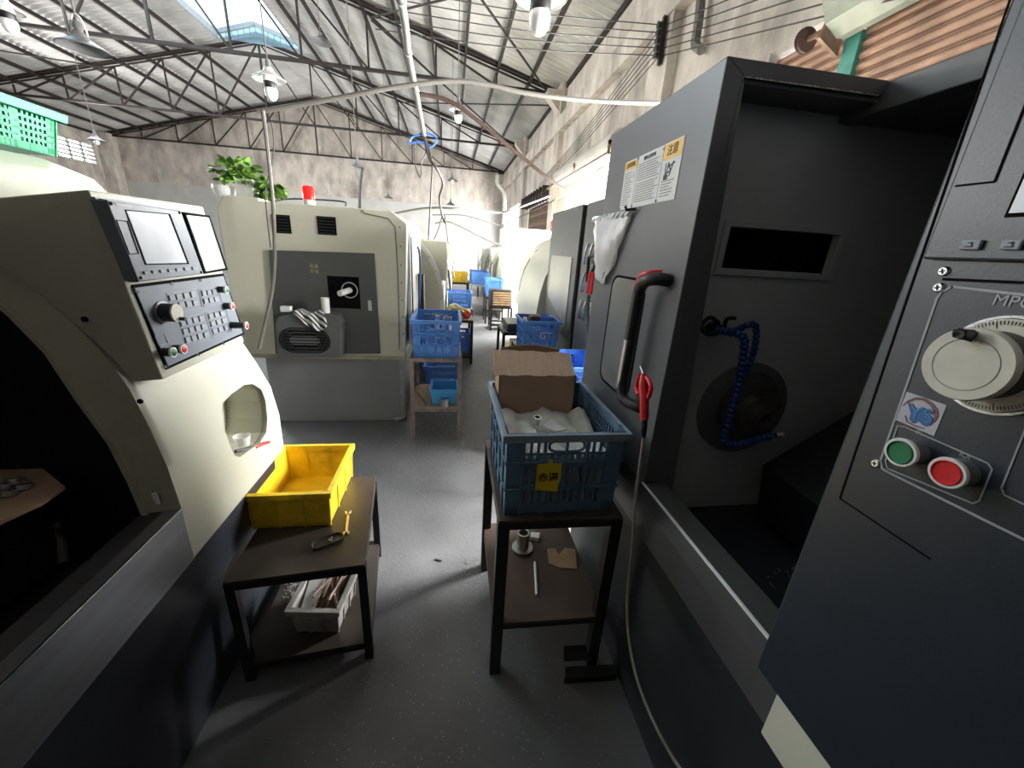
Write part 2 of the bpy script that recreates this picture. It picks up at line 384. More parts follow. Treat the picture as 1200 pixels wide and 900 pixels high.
# diagonal bracing rods in the roof plane
for i, (a, b) in enumerate((((-2, 12.5), (2.9, 6.3)), ((2.9, 12.5), (-2, 6.3)), ((-2, 18.6), (2.9, 12.6)), ((2.9, 18.6), (-2, 12.6)), ((-12, 18.6), (-16.9, 12.6)))):
    lab = ['thin brace rod above the open shutter doorway, leaning left going back', 'thin brace rod above the open shutter doorway, leaning right going back',
           'thin brace rod under the right roof slope beyond the middle truss, leaning left going back', 'thin brace rod under the right roof slope beyond the middle truss, leaning right going back',
           'thin brace rod under the left roof slope above the louvred windows'][i]
    tag(MB().bar((a[0], a[1], roofz(a[0]) - 0.32), (b[0], b[1], roofz(b[0]) - 0.32), 0.035).build('brace_rod', truss), lab, 'brace rod')

# ---- shutters and gates in the right wall
def slats(m, x, y0, y1, z0, z1, step=0.075):
    n = int((z1 - z0) / step); P = []
    for i in range(n):
        zc = z0 + i * step
        for a, (dx, dz) in enumerate(((0, 0.0), (-0.012, 0.006), (-0.026, 0.018), (-0.031, 0.034), (-0.026, 0.050), (-0.012, 0.062), (0, .068))): P.append((x + dx, zc + dz))
    m.strip(P, y0, y1, 0.003)
sh = struct(thing('door_1', None, None, (XR, 0.2, 0)))
m = MB(); slats(m, XR + 0.06, 1.25, 3.15, 2.6, 3.4); m.build('slat_curtain', slat, sh, smooth=True)
m = MB(); slats(m, XR + 0.12, 3.26, 4.1, 2.6, 3.46); m.build('side_curtain', slat, sh, smooth=True)
m = MB().box(XR + 0.0, XR + 0.05, 3.14, 3.27, 0, 3.24); m.build('guide_post', teal, sh)
# roll cover: ridged tin
P = [];
for i in range(13):
    a = -0.5 * math.pi + math.pi * i / 12; r = 0.27 + (0.012 if i % 2 else 0)
    P.append((XR - 0.02 - r * math.cos(a), 3.22 + 0.27 + r * math.sin(a)))
MB().strip(P, 1.0, 3.26, 0.01).build('roll_cover', boxcov, sh)
m = MB().lathe([(0.0, -0.02), (0.085, -0.02), (0.09, -.01), (0.07, 0), (0.09, 0.01), (0.085, 0.02), (0.03, 0.02), (0.03, 0.03)], (XR - 0.16, 3.49, 3.29), (0, 1, 0), 24)
m.build('chain_wheel', mat('dark_rust', (0.06, 0.032, 0.02), 0.7), sh)
m = MB().tube([(XR - 0.16, 3.52, 3.29), (XR - 0.10, 3.22, 3.31)], 0.024).prism([(XR - .22, 3.28, 3.22), (XR - .02, 3.28, 3.12), (XR - .02, 3.28, 3.62), (XR - .12, 3.28, 3.50)], (0, .03, 0)); m.build('roll_axle', rust, sh)
sh2 = struct(thing('door_2', None, None, (XR, 9, 0)))
m = MB().lathe([(0.0, 0), (0.2, 0), (0.2, 3.9), (0.0, 3.9)], (XR - 0.2, 7.05, 3.36), (0, 1, 0), 20); m.build('rolled_curtain', mat('pale_roll_tin', (0.5, 0.47, 0.42), 0.5, metal=0.2, var=0.1, scale=2), sh2, smooth=True)
m = MB()
for yy in (7.05, 9.0, 10.9): m.box(XR - 0.42, XR, yy - 0.02, yy + 0.02, 3.30, 3.36); m.box(XR - 0.42, XR - 0.38, yy - .02, yy + .02, 3.15, 3.36)
m.tube([(XR - 0.45, 6.9, 3.14), (XR - 0.45, 11.2, 3.14)], 0.03); m.build('bracket', rust, sh2)
MB().box(XR + 0.02, XR + 0.1, 9.85, 9.97, 0, 3.15).build('mullion', aluf, sh2)
gate = tag(thing('folding_gate', 'dark folded lattice gate bunched in the doorway past the open shutter', 'gate', (XR, 14.4, 0)), None, None)
m = MB()
for k in range(24):
    yy = 12.7 + k * 0.145
    m.bar((XR + 0.02, yy, 0), (XR + 0.02, yy, 3.0), 0.03)
m.build('bars', rust, gate)
m = MB()
for k in range(23):
    yy = 12.7 + k * 0.145
    for j in range(9):
        z0 = 0.2 + j * 0.32; m.bar((XR + 0.01, yy, z0), (XR + 0.01, yy + 0.145, z0 + 0.3), 0.014); m.bar((XR + 0.035, yy + 0.145, z0), (XR + 0.035, yy, z0 + 0.3), 0.014)
m.build('lattice', truss, gate)
m = MB().tube([(XR - 0.15, 12.4, 3.2), (XR - 0.15, 16.4, 3.2)], 0.13, 12)
for k in range(9): m.box(XR - 0.3, XR - 0.02, 12.5 + k * 0.45, 12.6 + k * 0.45, 3.05, 3.42)
m.build('curtain_roller', truss, gate)
# ================================================================== hanging lamps
def lamp(loc, top, style, label, dia=0.36, tilt=(0, 0), stem=0.008):
    """loc: rim centre; top: where its stem starts"""
    t = thing('hanging_lamp', label, 'hanging lamp', loc, 'hanging workshop lamps')
    L_ = Vector(loc); r = dia / 2
    MB().lathe([(r, 0), (r * 0.98, 0.012), (r * 0.62, 0.05), (r * 0.34, 0.085), (r * 0.26, 0.12), (r * 0.2, 0.125), (r * 0.2, 0.119), (r * 0.30, 0.08), (r * 0.58, 0.045), (r * 0.93, 0.006)], loc, seg=32, cap=False).build('lamp_shade', lamp_w if style == 'white' else lamp_g, t, smooth=True)
    MB().lathe([(r * 0.16, 0.10), (r * 0.17, 0.19), (r * 0.1, 0.21), (0.0, 0.21)], loc, seg=16).build('socket', lamp_g, t, smooth=True)
    MB().tube([L_ + Vector((0, 0, 0.2)), Vector(top)], stem, 8).build('stem', galv, t)
    if style in ('white', 'bulb', 'loop'):
        if style != 'loop':
            MB().lathe([(0.062, 0.06), (0.070, 0.0), (0.070, -0.02)], loc, seg=20).build('lamp_base', lamp_w, t, smooth=True)
            MB().lathe([(0.071, -0.02), (0.072, -0.08), (0.069, -0.085)], loc, seg=20).build('black_collar', black, t, smooth=True)
            MB().lathe([(0.066, -0.085), (0.072, -0.10), (0.073, -0.13), (0.064, -0.165), (0.044, -0.195), (0.02, -0.208), (0.0, -0.21)], loc, seg=20).build('bulb', bulbm, t, smooth=True)
        else:
            pts = [L_ + Vector((-0.06 * math.cos(a), 0, 0.10 + 0.16 * math.sin(a))) for a in [math.pi * k / 10 for k in range(11)]]
            MB().tube(pts, 0.008, 6).build('hanging_bracket', lamp_w, t, smooth=True)
    elif style == 'dark':
        MB().lathe([(0.03, 0.03), (0.05, -0.02), (0.035, -0.07), (0, -0.085)], loc, seg=16).build('bulb', bulbm, t, smooth=True)
    return t
def LP(px, py, d, px2, py2, **k):
    """lamp centre along the line of sight at depth d; stem to the roof"""
    r = ray(px, py) / F; p = CAM + r * d; return p
def hang(px, py, d, style, label, dia=0.36, lean=(0, 0)):
    p = LP(px, py, d, 0, 0); zt = roofz(p.x) - 0.0
    return lamp(p, (p.x + lean[0], p.y + lean[1], zt), style, label, dia)
hang(634, -4, 2.55, 'white', 'white enamel hanging lamp with black-collared bulb, at the top edge near the middle')
hang(98, 58, 3.5, 'loop', 'grey shaded lamp hung from a looped bracket, upper left corner', 0.37)
hang(316, 94, 4.6, 'white', 'white shaded hanging lamp with black-collared bulb, left of the big ceiling pipe')
hang(537, 129, 7.0, 'bulb', 'hanging lamp with black collar and round bulb, over the rack and far aisle', 0.34)
hang(113, 165, 8.5, 'dark', 'small dark shaded lamp hanging beside the green basket', 0.3)
hang(419, 196, 9.0, 'plain', 'small white shaded lamp on a long cord above the cream machine', 0.34)
hang(455, 232, 15.0, 'plain', 'tiny dark shaded lamp far back, above the conduit of the cream machine', 0.36)
hang(530, 212, 11.5, 'dark', 'small lamp with visible bulb hanging over the far aisle', 0.34)
hang(528, 240, 15.5, 'plain', 'tiny black shaded lamp over the far aisle, lowest on the back wall', 0.36)
hang(376, 50, 9.5, 'plain', 'white shaded lamp close under the roof beside the skylight', 0.5)
hang(6, 12, 4.2, 'white', 'white hanging lamp cut off by the top left corner', 0.3)
p = PX(593, 290, x=2.6); lamp(p, (3.02, p.y, p.z + 0.25), 'dark', 'small black wall lantern beside the far doorway', 0.4)

# ================================================================== pipes and cables overhead
def pipe(name, pts, r, m, label, cat, seg=8, n=8, group=None):
    return tag(MB().tube(smoothpath(pts, n), r, seg).build(name, m, smooth=True), label, cat, group)
zc = 3.0
P = [PX(470, 0, z=zc) + Vector((0.02, -2.6, 0)), PX(470, 0, z=zc), PX(478, 60, z=zc), PX(487, 105, z=zc), PX(497, 158, z=zc)]
ov = thing('ceiling_conduit', 'thick pale plastic pipe running overhead along the aisle, ending in blue cables', 'pipe', P[2])
MB().tube(smoothpath(P, 6), 0.028, 12).build('pipe', galv, ov, smooth=True)
for q in (P[1], P[2], P[3]): MB().tube([q + Vector((0, -0.015, 0)), q + Vector((0, 0.015, 0))], 0.034, 12).build('clamp', steel, ov)
E0 = P[-1]; yv = E0.y
pipe('blue_cable_bundle', [E0 + Vector((-.02, 0, 0)), PX(484, 160, y=yv), PX(480, 168, y=yv), PX(492, 166, y=yv), PX(504, 172, y=yv), PX(512, 164, y=yv), PX(504, 157, y=yv), PX(492, 157, y=yv)], 0.012, bluel, 'loop of bright blue cable wound at the end of the thick overhead pipe', 'cable')
pipe('drop_cable', [PX(497, 158, y=yv), PX(503, 185, y=yv), PX(512, 198, y=yv), PX(519, 215, y=yv + 0.4), PX(515, 232, y=yv + 0.6), PX(518, 252, y=yv + 1), PX(522, 262, y=yv + 1)], 0.02, cable, 'thick grey cable hanging in a bow from the overhead pipe end', 'cable')
pipe('drop_cable', [PX(498, 160, y=yv), PX(506, 190, y=yv), PX(505, 225, y=yv), PX(502, 282, y=yv)], 0.012, cable, 'thin straight grey cable dropping from the overhead pipe end to the machines', 'cable')
pipe('drop_cable', [PX(496, 160, y=yv), PX(499, 178, y=yv), PX(494, 190, y=yv), PX(493, 208, y=yv), PX(487, 195, y=yv), PX(486, 168, y=yv)], 0.008, cable, 'thin dark cable hanging in a loop left of the overhead pipe end', 'cable')
pipe('drop_cable', [PX(519, 250, y=8.5), PX(514, 268, y=8.4), PX(508, 282, y=8.2)], 0.012, cable, 'grey cable fanning down left toward the far cream machines', 'cable')
pipe('drop_cable', [PX(521, 252, y=8.5), PX(524, 275, y=8.6), PX(527, 300, y=8.8)], 0.012, cable, 'grey cable fanning straight down behind the far cream machines', 'cable')
ya = 3.7
pipe('cross_conduit', [PX(302, 131, y=ya), PX(350, 123, y=ya), PX(400, 114, y=ya), PX(470, 101, y=ya), PX(530, 95, y=ya), PX(570, 99, y=ya), PX(610, 108, y=ya), PX(660, 115, y=ya), PX(710, 119, y=ya), PX(778, 121, y=ya), PX(860, 121, y=ya), Vector((3.0, ya, PX(860, 121, y=ya).z))], 0.018, galv, 'sagging pale conduit crossing the hall overhead and passing behind the dark grey machine', 'pipe')
pipe('drop_pipe', [PX(308, 130, y=3.22), PX(313, 170, y=3.2), PX(320, 240, y=3.15), PX(322, 300, y=3.12), PX(319, 340, y=3.08), PX(311, 378, y=3.05), PX(304, 408, y=3.04)], 0.013, galv, 'pale pipe dropping in front of the cream machine beside the plant', 'pipe')
pipe('cable', [PX(318, 142, y=3.2), PX(321, 170, y=3.2), PX(317, 200, y=3.2), PX(311, 220, y=3.2), PX(312, 245, y=3.2), PX(317, 290, y=3.2)], 0.004, cable, 'thin dark cable twisting round the pale drop pipe', 'cable')
pipe('fallen_pipe', [PX(490, 110, y=6.3), PX(520, 116, y=6.3), PX(545, 130, y=6.3), PX(580, 158, y=6.4), PX(612, 184, y=6.6), PX(640, 207, y=6.8), PX(668, 226, y=7.2), PX(690, 238, y=7.6)], 0.028, mat('dark_rust', (0.06, 0.032, 0.02), 0.7), 'brown pipe slanting down to the right toward the open shutter doorway', 'pipe')
pipe('conduit', [PX(425, 197, y=6), PX(422, 225, y=5.3), Vector((PX(421, 246, y=4.7).x, 4.7, 1.77))], 0.02, cable, 'grey conduit dropping from the far small lamp onto the cream machine', 'pipe')
pipe('aisle_cable', [PX(460, 251, y=8), PX(500, 244, y=8), PX(540, 245, y=8), PX(580, 249, y=9), PX(600, 246, y=9), PX(645, 229, y=9)], 0.022, galv, 'long sagging pale cable strung across the far aisle, upper one', 'cable')
pipe('aisle_cable', [PX(507, 252, y=9), PX(540, 252, y=9), PX(565, 258, y=9), PX(585, 264, y=9)], 0.014, galv, 'sagging pale cable strung across the far aisle, lower one', 'cable')
pipe('aisle_cable', [PX(510, 262, y=9), PX(525, 260, y=9), PX(545, 268, y=9), PX(562, 277, y=9), PX(588, 288, y=9)], 0.02, galv, 'pale cable sloping down right across the far aisle to the thin post', 'cable')
pipe('wall_pipe', [PX(583, 205, y=20), PX(583, 215, y=20), PX(591, 228, y=20), PX(590, 262, y=20)], 0.09, aluf, 'bent white downpipe at the right end of the back wall', 'pipe', n=4)
pipe('wall_conduit', [PX(592, 262, x=2.7), PX(612, 253, x=2.7), PX(640, 240, x=2.7), PX(680, 215, x=2.7), PX(706, 196, x=2.7)], 0.02, rust, 'brown conduit sloping along the right wall beside the doorways', 'pipe')
pipe('post', [Vector((PX(560, 340, y=12).x, 12, 0)), PX(561, 285, y=12)], 0.03, steel, 'thin upright steel post at the end of the aisle', 'post', n=2)
# insulator rack with wires
ins = thing('insulator_rack', 'dark insulator rack on the right wall column holding five wires', 'insulator rack', (XR - 0.2, 6.3, 3.9))
c0 = PX(778, 30, x=2.82); c1 = PX(774, 66, x=2.82)
MB().bar(c0 + Vector((0, 0, .1)), c1 - Vector((0, 0, .1)), 0.05).bar(c1, c1 + Vector((.14, 0, 0)), 0.04).build('bracket', truss, ins)
m = MB(); iz = []
for k in range(5):
    q = c0.lerp(c1, k / 4); iz.append(q); m.lathe([(0.02, -0.03), (0.045, -0.02), (0.03, 0), (0.045, 0.02), (0.02, 0.03)], q + Vector((-0.07, 0, 0)), (1, 0, 0), 10)
m.build('insulators', black, ins)
for k in range(5):
    q = iz[k]; e = PX(440, -18 + 13 * k, y=q.y + 0.3)
    s = pipe('overhead_wire', [q + Vector((-0.1, 0, 0)), q.lerp(e, 0.5) + Vector((0, 0, -0.06)), e], 0.007, cable, 'taut wire stretched across the hall from the insulator rack', 'wire', seg=5, n=4, group='wires crossing the hall from the insulator rack')
    far = PX(640 - 3 * k, 205 + 5 * k, x=2.8)
    pipe('wall_wire', [q + Vector((-0.02, 0.03, 0)), q.lerp(far, .5) + Vector((0, 0, -.08)), far], 0.007, cable, 'thin wire running back along the stained right wall', 'wire', seg=5, n=4, group='wires along the right wall')
    nr = PX(1000 + 15 * k, -60 + 14 * k, x=2.85)
    pipe('wall_wire', [q + Vector((0.02, -0.03, 0)), nr], 0.007, cable, 'thin wire rising from the insulator rack toward the camera', 'wire', seg=5, n=2, group='wires rising toward the camera')
pipe('wall_downpipe', [PX(822, -5, x=2.9), PX(818, 30, x=2.9), PX(815, 52, x=2.9), PX(822, 58, x=2.9)], 0.055, galv, 'short pale downpipe on the right wall above the dark grey machine', 'pipe')

# ================================================================== DARK GREY LATHE, NEAR RIGHT
def quadpx(m, pts, x, dx):
    return m.prism([PX(a, b, x=x) for a, b in pts], (dx, 0, 0))
def quadpy(m, pts, y, dy):
    return m.prism([PX(a, b, y=y) for a, b in pts], (0, dy, 0))
def roundpoly(y0, y1, z0, z1, r, n=5):
    out = []
    for cy, cz, a0 in ((y1 - r, z1 - r, 0), (y0 + r, z1 - r, 90), (y0 + r, z0 + r, 180), (y1 - r, z0 + r, 270)):
        for k in range(n + 1):
            a = math.radians(a0 + 90 * k / n); out.append((cy + r * math.cos(a), cz + r * math.sin(a)))
    return out
def inscribe(m, pts, x, w=0.0016, close=True, dx=-0.0006):
    P = [Vector(p) for p in pts]
    for i in range(len(P) if close else len(P) - 1):
        a = P[i]; b = P[(i + 1) % len(P)]; m.bar(a, b, w, 0.0008, up=(1, 0, 0)) if False else m.bar(a, b, 0.0008, w, up=(0, 0, 1)) if abs((b - a).normalized().z) < 0.7 else m.bar(a, b, 0.0008, w, up=(0, 1, 0))
    return m

rl = thing('cnc_lathe', 'dark charcoal grey lathe with open door and handwheel control panel, nearest on the right', 'lathe', (1.4, 0.5, 0))
XD = 0.62
m = MB().box(0.655, 2.25, -0.9, 1.64, 0.0, 0.67).box(0.70, 2.25, -0.9, 1.0, 0.5, 0.60); m.build('base', greyd, rl, bevel=0.004)
m = MB().box(XD, 0.70, 0.41, 1.66, 0.792, 0.858).box(XD + 0.012, 0.70, 0.41, 1.66, 0.672, 0.789); m.build('sill', mat('sill_grey_steel', (0.13, 0.132, 0.13), 0.32, metal=0.5, var=0.1, scale=6), rl, bevel=0.003)
MB().box(XD - 0.0005, XD + 0.006, 0.40, 1.0, 0.856, 0.861).build('sill_edge', mat('painted_edge_highlight', (.75, .75, .75), .4), rl)  # bright highlight along the sill edge, put in as a pale diffuse colour
MB().box(XD - 0.004, 0.70, -0.9, 0.408, 0.672, 0.792).build('cream_band', cream_b, rl)
# shell: roof, end wall, back
m = MB().box(1.06, 2.25, -0.9, 1.66, 1.935, 1.992).box(XD + 0.03, 2.25, 1.00, 1.66, 1.95, 1.99)
m.box(2.2, 2.25, -0.9, 1.66, 0.5, 1.99).box(XD + 0.05, 2.25, 1.60, 1.64, 0.67, 1.98)
m.build('enclosure', grey, rl, bevel=0.003)
# door with folded near edge
m = MB().box(XD, XD + 0.047, 0.99, 1.663, 0.862, 1.994); dr = m.build('door', grey, rl, bevel=0.003)
m = MB().prism([PX(853, 65, y=.989), PX(1060, 97, y=.989), PX(1030, 112, y=.989), PX(873, 90, y=.989)], (0, 0.03, 0))
m.prism([(XD + 0.046, .99, 1.994), (XD + .052, .99, 1.96), (0.733, .99, 0.77), (XD + 0.046, .99, 0.77)], (0, 0.03, 0)); m.build('door_return', grey, rl, bevel=0.002)
m = MB()
for k in range(70):
    a = PX(872 + 158 * k / 70, 90 + 22 * k / 70, y=.988); m.box(a.x, a.x + random.uniform(.002, .008), .9865, .988, a.z - .0012, a.z + random.uniform(.0, .0018))
m.build('chipped_edge', white, rl)
# jamb sloping back into the machine
m = MB().prism([(XD + .055, 1.0, 1.958), (0.733, 1.0, 0.77), (0.80, 1.11, 0.70), (0.72, 1.11, 2.0)], (0.006, 0, 0)); m.build('jamb', mat('jamb_grey', (.17, .172, .175), .4), rl)
YI = 1.10
m = MB()
wx0, wx1, wz0, wz1 = 0.80, 1.175, 1.535, 1.65
m.box(0.66, wx0, YI, YI + .02, 0.5, 1.98).box(wx1, 2.2, YI, YI + .02, 0.5, 1.98).box(wx0, wx1, YI, YI + .02, 0.5, wz0).box(wx0, wx1, YI, YI + .02, wz1, 1.98)
iw = m.build('headstock_wall', mat('inner_grey_paint', (0.42, 0.43, 0.43), 0.5, var=0.1, scale=4), rl)
m = MB(); fw = 0.02
for a in ((wx0 - fw, wx1 + fw, wz0 - fw, wz0), (wx0 - fw, wx1 + fw, wz1, wz1 + fw), (wx0 - fw, wx0, wz0, wz1), (wx1, wx1 + fw, wz0, wz1)): m.box(a[0], a[1], YI - .008, YI, a[2], a[3])
m.build('slot_frame', mat('inner_grey_paint', (0, 0, 0)), iw, bevel=.002)
MB().box(wx0, wx1, YI + .10, YI + .12, wz0 - .02, wz1 + .02).build('slot_back', blackm, iw)
# interior floor trough and far side
m = MB().prism([(0.70, YI, 0.66), (1.9, YI, 0.40), (1.9, -0.9, 0.40), (0.70, -0.9, 0.66)], (0, 0, -0.02)).box(1.9, 1.92, -0.9, YI, 0.4, 1.95); m.build('inner_trough', blackm, rl)
m = MB().prism([PX(893, 545, y=1.0), PX(1005, 478, y=1.0), PX(1080, 560, y=1.0), PX(1080, 640, y=1.0), PX(886, 600, y=1.0)], (0, -0.35, 0)); m.build('slide_cover', mat('oily_black_metal', (0.012, 0.013, 0.014), 0.35), rl, bevel=.004)
m = MB().box(1.055, 1.11, -0.3, YI, 1.930, 1.992); m.build('header_rail', mat('rail_grey', (0.10, 0.103, 0.10), 0.45), rl, bevel=.003)
cc = PX(868, 478, y=YI)
ch = MB().lathe([(0.0, 0), (0.165, 0), (0.165, -0.012), (0.135, -0.016), (0.13, -0.008), (0.0, -0.008)], cc, (0, 1, 0), 48).build('chuck_ring', mat('ring_dark_metal', (0.2, 0.2, 0.2), 0.4, metal=0.5), rl, smooth=True)
q = cc + Vector((0.01, -0.01, 0))
MB().lathe([(0.0, 0), (0.11, 0), (0.11, -0.03), (0.07, -0.035), (0.065, -0.06), (0.045, -0.062), (0.042, -0.09), (0.02, -0.092), (0.02, -0.06), (0.0, -0.06)], q, (0, 1, 0), 40).build('spindle_nose', mat('spindle_steel', (0.13, 0.12, 0.11), .3, metal=.5), ch, smooth=True)
# jointed blue coolant hoses
def beads(pts, r, n=4):
    P = smoothpath(pts, n); m = MB(); q = [P[0]]; acc = 0
    for a, b in zip(P, P[1:]):
        L_ = (b - a).length; k = 0.0
        while acc + (L_ - k) >= 0.017:
            k += 0.017 - acc; acc = 0; q.append(a.lerp(b, k / L_))
        acc += L_ - k
    for a, b in zip(q, q[1:]):
        m.tube([a, a.lerp(b, .25), a.lerp(b, .6), a.lerp(b, .8), b], r, 10, rs=[r * .7, r, r, r * .72, r * .72])
    return m
yh = 0.98
ho = tag(beads([PX(840, 386, y=1.06), PX(858, 390, y=1.0), PX(872, 395, y=yh), PX(871, 418, y=yh), PX(866, 450, y=yh), PX(856, 485, y=yh), PX(849, 510, y=yh), PX(850, 520, y=yh), PX(868, 520, y=yh), PX(890, 514, y=yh), PX(908, 510, y=yh)], 0.0125).build('coolant_hose', bluec, smooth=True), 'dark blue jointed coolant hose bent into a long L in front of the spindle', 'hose')
tag(beads([PX(838, 388, y=1.07), PX(860, 388, y=1.03), PX(877, 380, y=1.0), PX(886, 382, y=1.0), PX(885, 405, y=1.0), PX(878, 428, y=1.0), PX(870, 440, y=1.0)], 0.010).build('coolant_hose', bluec, smooth=True), 'short dark blue jointed coolant hose looping beside the long one', 'hose')
m = MB()
for a, b, c_ in (((822, 380), (832, 372), (842, 378)), ((822, 386), (830, 392), (842, 388)), ((848, 386), (852, 374), (861, 373)), ((822, 376), (826, 390), (838, 392))):
    m.tube(smoothpath([PX(*a, y=1.05), PX(*b, y=1.03), PX(*c_, y=1.04)], 4), 0.006, 7)
m.lathe([(0.02, 0), (0.02, -.03), (0.0, -.03)], PX(833, 384, y=1.1), (0, 1, 0), 12)
m.build('hose_bracket', black, rl)
tag(MB().lathe([(0.007, 0), (0.013, 0.02), (0.014, 0.02), (0.009, 0)], PX(909, 510, y=yh), (1, -0.2, 0.12), 14).build('hose_nozzle', steel), 'pale flared nozzle at the tip of the long blue coolant hose', 'nozzle')
# swarf heap
random.seed(3)
m = MB()
c0 = PX(905, 700, z=0.6)
for i in range(420):
    a = random.random() * 6.28; rr = random.random() ** .6
    px = c0.x + 0.17 * rr * math.cos(a) + .04; py = c0.y + 0.17 * rr * math.sin(a); pz = 0.655 - (px - .7) * 0.17 + 0.09 * (1 - rr) * random.random() + .01
    L_ = random.uniform(.004, .022); b = random.random() * 6.28; dz = random.uniform(-.006, .008)
    m.bar((px, py, pz), (px + L_ * math.cos(b), py + L_ * math.sin(b), pz + dz), 0.0022, 0.0012)
tag(m.build('swarf', metchip), 'heap of shiny curled metal chips in the trough of the open dark lathe', 'metal chips', kind='stuff')
# door furniture
hx = XD - 0.05
ha = MB().tube(smoothpath([(XD, 1.055, 1.492), (XD - .03, 1.06, 1.495), (hx, 1.085, 1.490), (hx - .002, 1.115, 1.475), (hx, 1.135, 1.44), (hx, 1.14, 1.30), (hx, 1.145, 1.18), (hx, 1.14, 1.125), (hx + .004, 1.12, 1.10), (XD - .02, 1.07, 1.095), (XD, 1.06, 1.095)], 6), 0.0185, 14).build('door_handle', black, dr, smooth=True)
MB().tube(smoothpath([(XD - .02, 1.072, 1.512), (hx, 1.088, 1.508), (hx - .006, 1.12, 1.497), (hx - .004, 1.145, 1.468), (hx - .001, 1.155, 1.455)], 5), 0.0095, 10).build('red_cap', redp, ha, smooth=True)
MB().tube([(hx - .001, 1.1415, 1.30), (hx - .001, 1.1465, 1.20), (hx - .001, 1.1475, 1.135)], 0.0192, 14).build('worn_sleeve', steel, ha, smooth=True)
MB().tube([(hx - .001, 1.160, 1.115), (hx + .004, 1.150, 1.098), (hx + .01, 1.135, 1.09)], 0.008, 8).build('red_end', redp, ha, smooth=True)
wp = roundpoly(1.195, 1.45, 1.075, 1.475, 0.045)
m = MB().prism([(XD + .001, y_, z_) for y_, z_ in wp], (-0.004, 0, 0)); wi = m.build('door_window', smoke, dr)
m = MB()
wq = roundpoly(1.190, 1.455, 1.070, 1.480, 0.048)
for i in range(len(wq)): m.bar((XD - .001, *wq[i]), (XD - .001, *wq[(i + 1) % len(wq)]), 0.006, 0.008)
m.build('window_seal', blackm, wi)
# instruction sticker
def sy(u): return 1.487 - u * (1.487 - 1.111)
st = MB().box(XD - .0016, XD - .0002, 1.111, 1.487, 1.710, 1.866).build('instruction_sticker', paper, dr)
MB().box(XD - .0022, XD - .0014, sy(.26), sy(.005), 1.838, 1.863).build('yellow_header', yel_lab, st); MB().box(XD - .0022, XD - .0014, sy(.99), sy(.73), 1.822, 1.863).build('yellow_header', yel_lab, st)
for u, w_, s_, z_ in ((.13, '注意事项', .017, 1.8505), (.86, '注意', .030, 1.8425)):
    text('header_text', w_, s_, (XD - .0028, sy(u), z_), (0, -1, 0), (0, 0, 1), ink, st)
text('title_text', '操作注意事项', .013, (XD - .0022, sy(.49), 1.852), (0, -1, 0), (0, 0, 1), ink, st)
m = MB(); random.seed(11)
def tl(u0, u1, z0, n, dz, h):
    for k in range(n):
        z_ = z0 - k * dz; u = u0; e = u1 - random.uniform(0, .08)
        while u < e:
            L_ = random.uniform(.006, .03); m.box(XD - .0020, XD - .0014, sy(min(u + L_, e)), sy(u), z_, z_ + h); u += L_ + .006
tl(.30, .70, 1.838, 8, .0068, .0028); tl(.30, .70, 1.780, 9, .0068, .0028); tl(.03, .23, 1.826, 14, .0078, .0026); tl(.76, .96, 1.763, 6, .0078, .003)
tl(.21, .235, 1.825, 4, .008, .006)
m.build('printed_lines', mat('grey_print', (0.16, 0.16, 0.16), 0.6), st)
m = MB()
for a, b in (((.79, 1.812), (.80, 1.780)), ((.83, 1.812), (.82, 1.785)), ((.83, 1.812), (.87, 1.790)), ((.90, 1.812), (.86, 1.775)), ((.80, 1.785), (.88, 1.788)), ((.82, 1.80), (.92, 1.808))):
    m.bar((XD - .002, sy(a[0]), a[1]), (XD - .002, sy(b[0]), b[1]), .001, .004)
m.box(XD - .0022, XD - .0014, sy(.84), sy(.78), 1.768, 1.782); m.build('warning_pictogram', ink, st)
m = MB()
for u in (.27, .72): m.box(XD - .0022, XD - .0014, sy(u + .004), sy(u), 1.71, 1.866)
for u, z_ in ((.27, 1.862), (.72, 1.855), (.27, 1.716), (.72, 1.716), (.01, 1.714)): m.lathe([(0.004, -.003), (.004, 0)], (XD - .0005, sy(u), z_), (1, 0, 0), 10)
m.build('rivets', mat('grey_print', (0, 0, 0)), st)
# door bolts
# control pod
pod = MB().box(XD - .012, 1.05, -0.9, 0.455, 0.792, 2.25).build('control_panel_housing', greyp, rl, bevel=0.004)
xp = XD - .012
def PP(a, b, d=0.0): return PX(a, b, x=xp - d)
def rect_yz(p): return p
m = MB(); seam = [PP(1187, -10, .0006), PP(1066, 340, .0006), PP(984, 584, .0006), PP(1090, 655, .0006)]
for a, b in zip(seam, seam[1:]): m.bar(a, b, .001, .0022)
m.build('door_seam', blackm, pod)
# raised screen unit
P = [PP(1087, 304), PP(1230, 311), PP(1400, 60), PP(1400, -120), PP(1195, -120)]
k0 = PP(1087, 304); m = MB().box(xp - .010, xp, -0.2, k0.y, k0.z, 2.1); su = m.build('screen_unit', greyp, pod, bevel=.003)
xs = xp - .010
def PS(a, b): return PX(a, b, x=xs)
a, b = PS(1183, 249), PS(1200, 250); m = MB().box(xs - .001, xs + .001, -.15, PS(1177, 255).y, PS(1177, 255).z, 1.9); m.build('screen_bezel', blackm, su)
MB().box(xs - .002, xs, -.14, PS(1184, 249).y, PS(1184, 250).z, 1.88).build('screen', screen, su)
m = MB(); P = [PS(1120, 218), PS(1166, 213), PS(1205, 115)]
for a, b in zip(P, P[1:]): m.bar(a + Vector((-.0006, 0, 0)), b + Vector((-.0006, 0, 0)), .001, .002)
m.build('flap_seam', blackm, su)
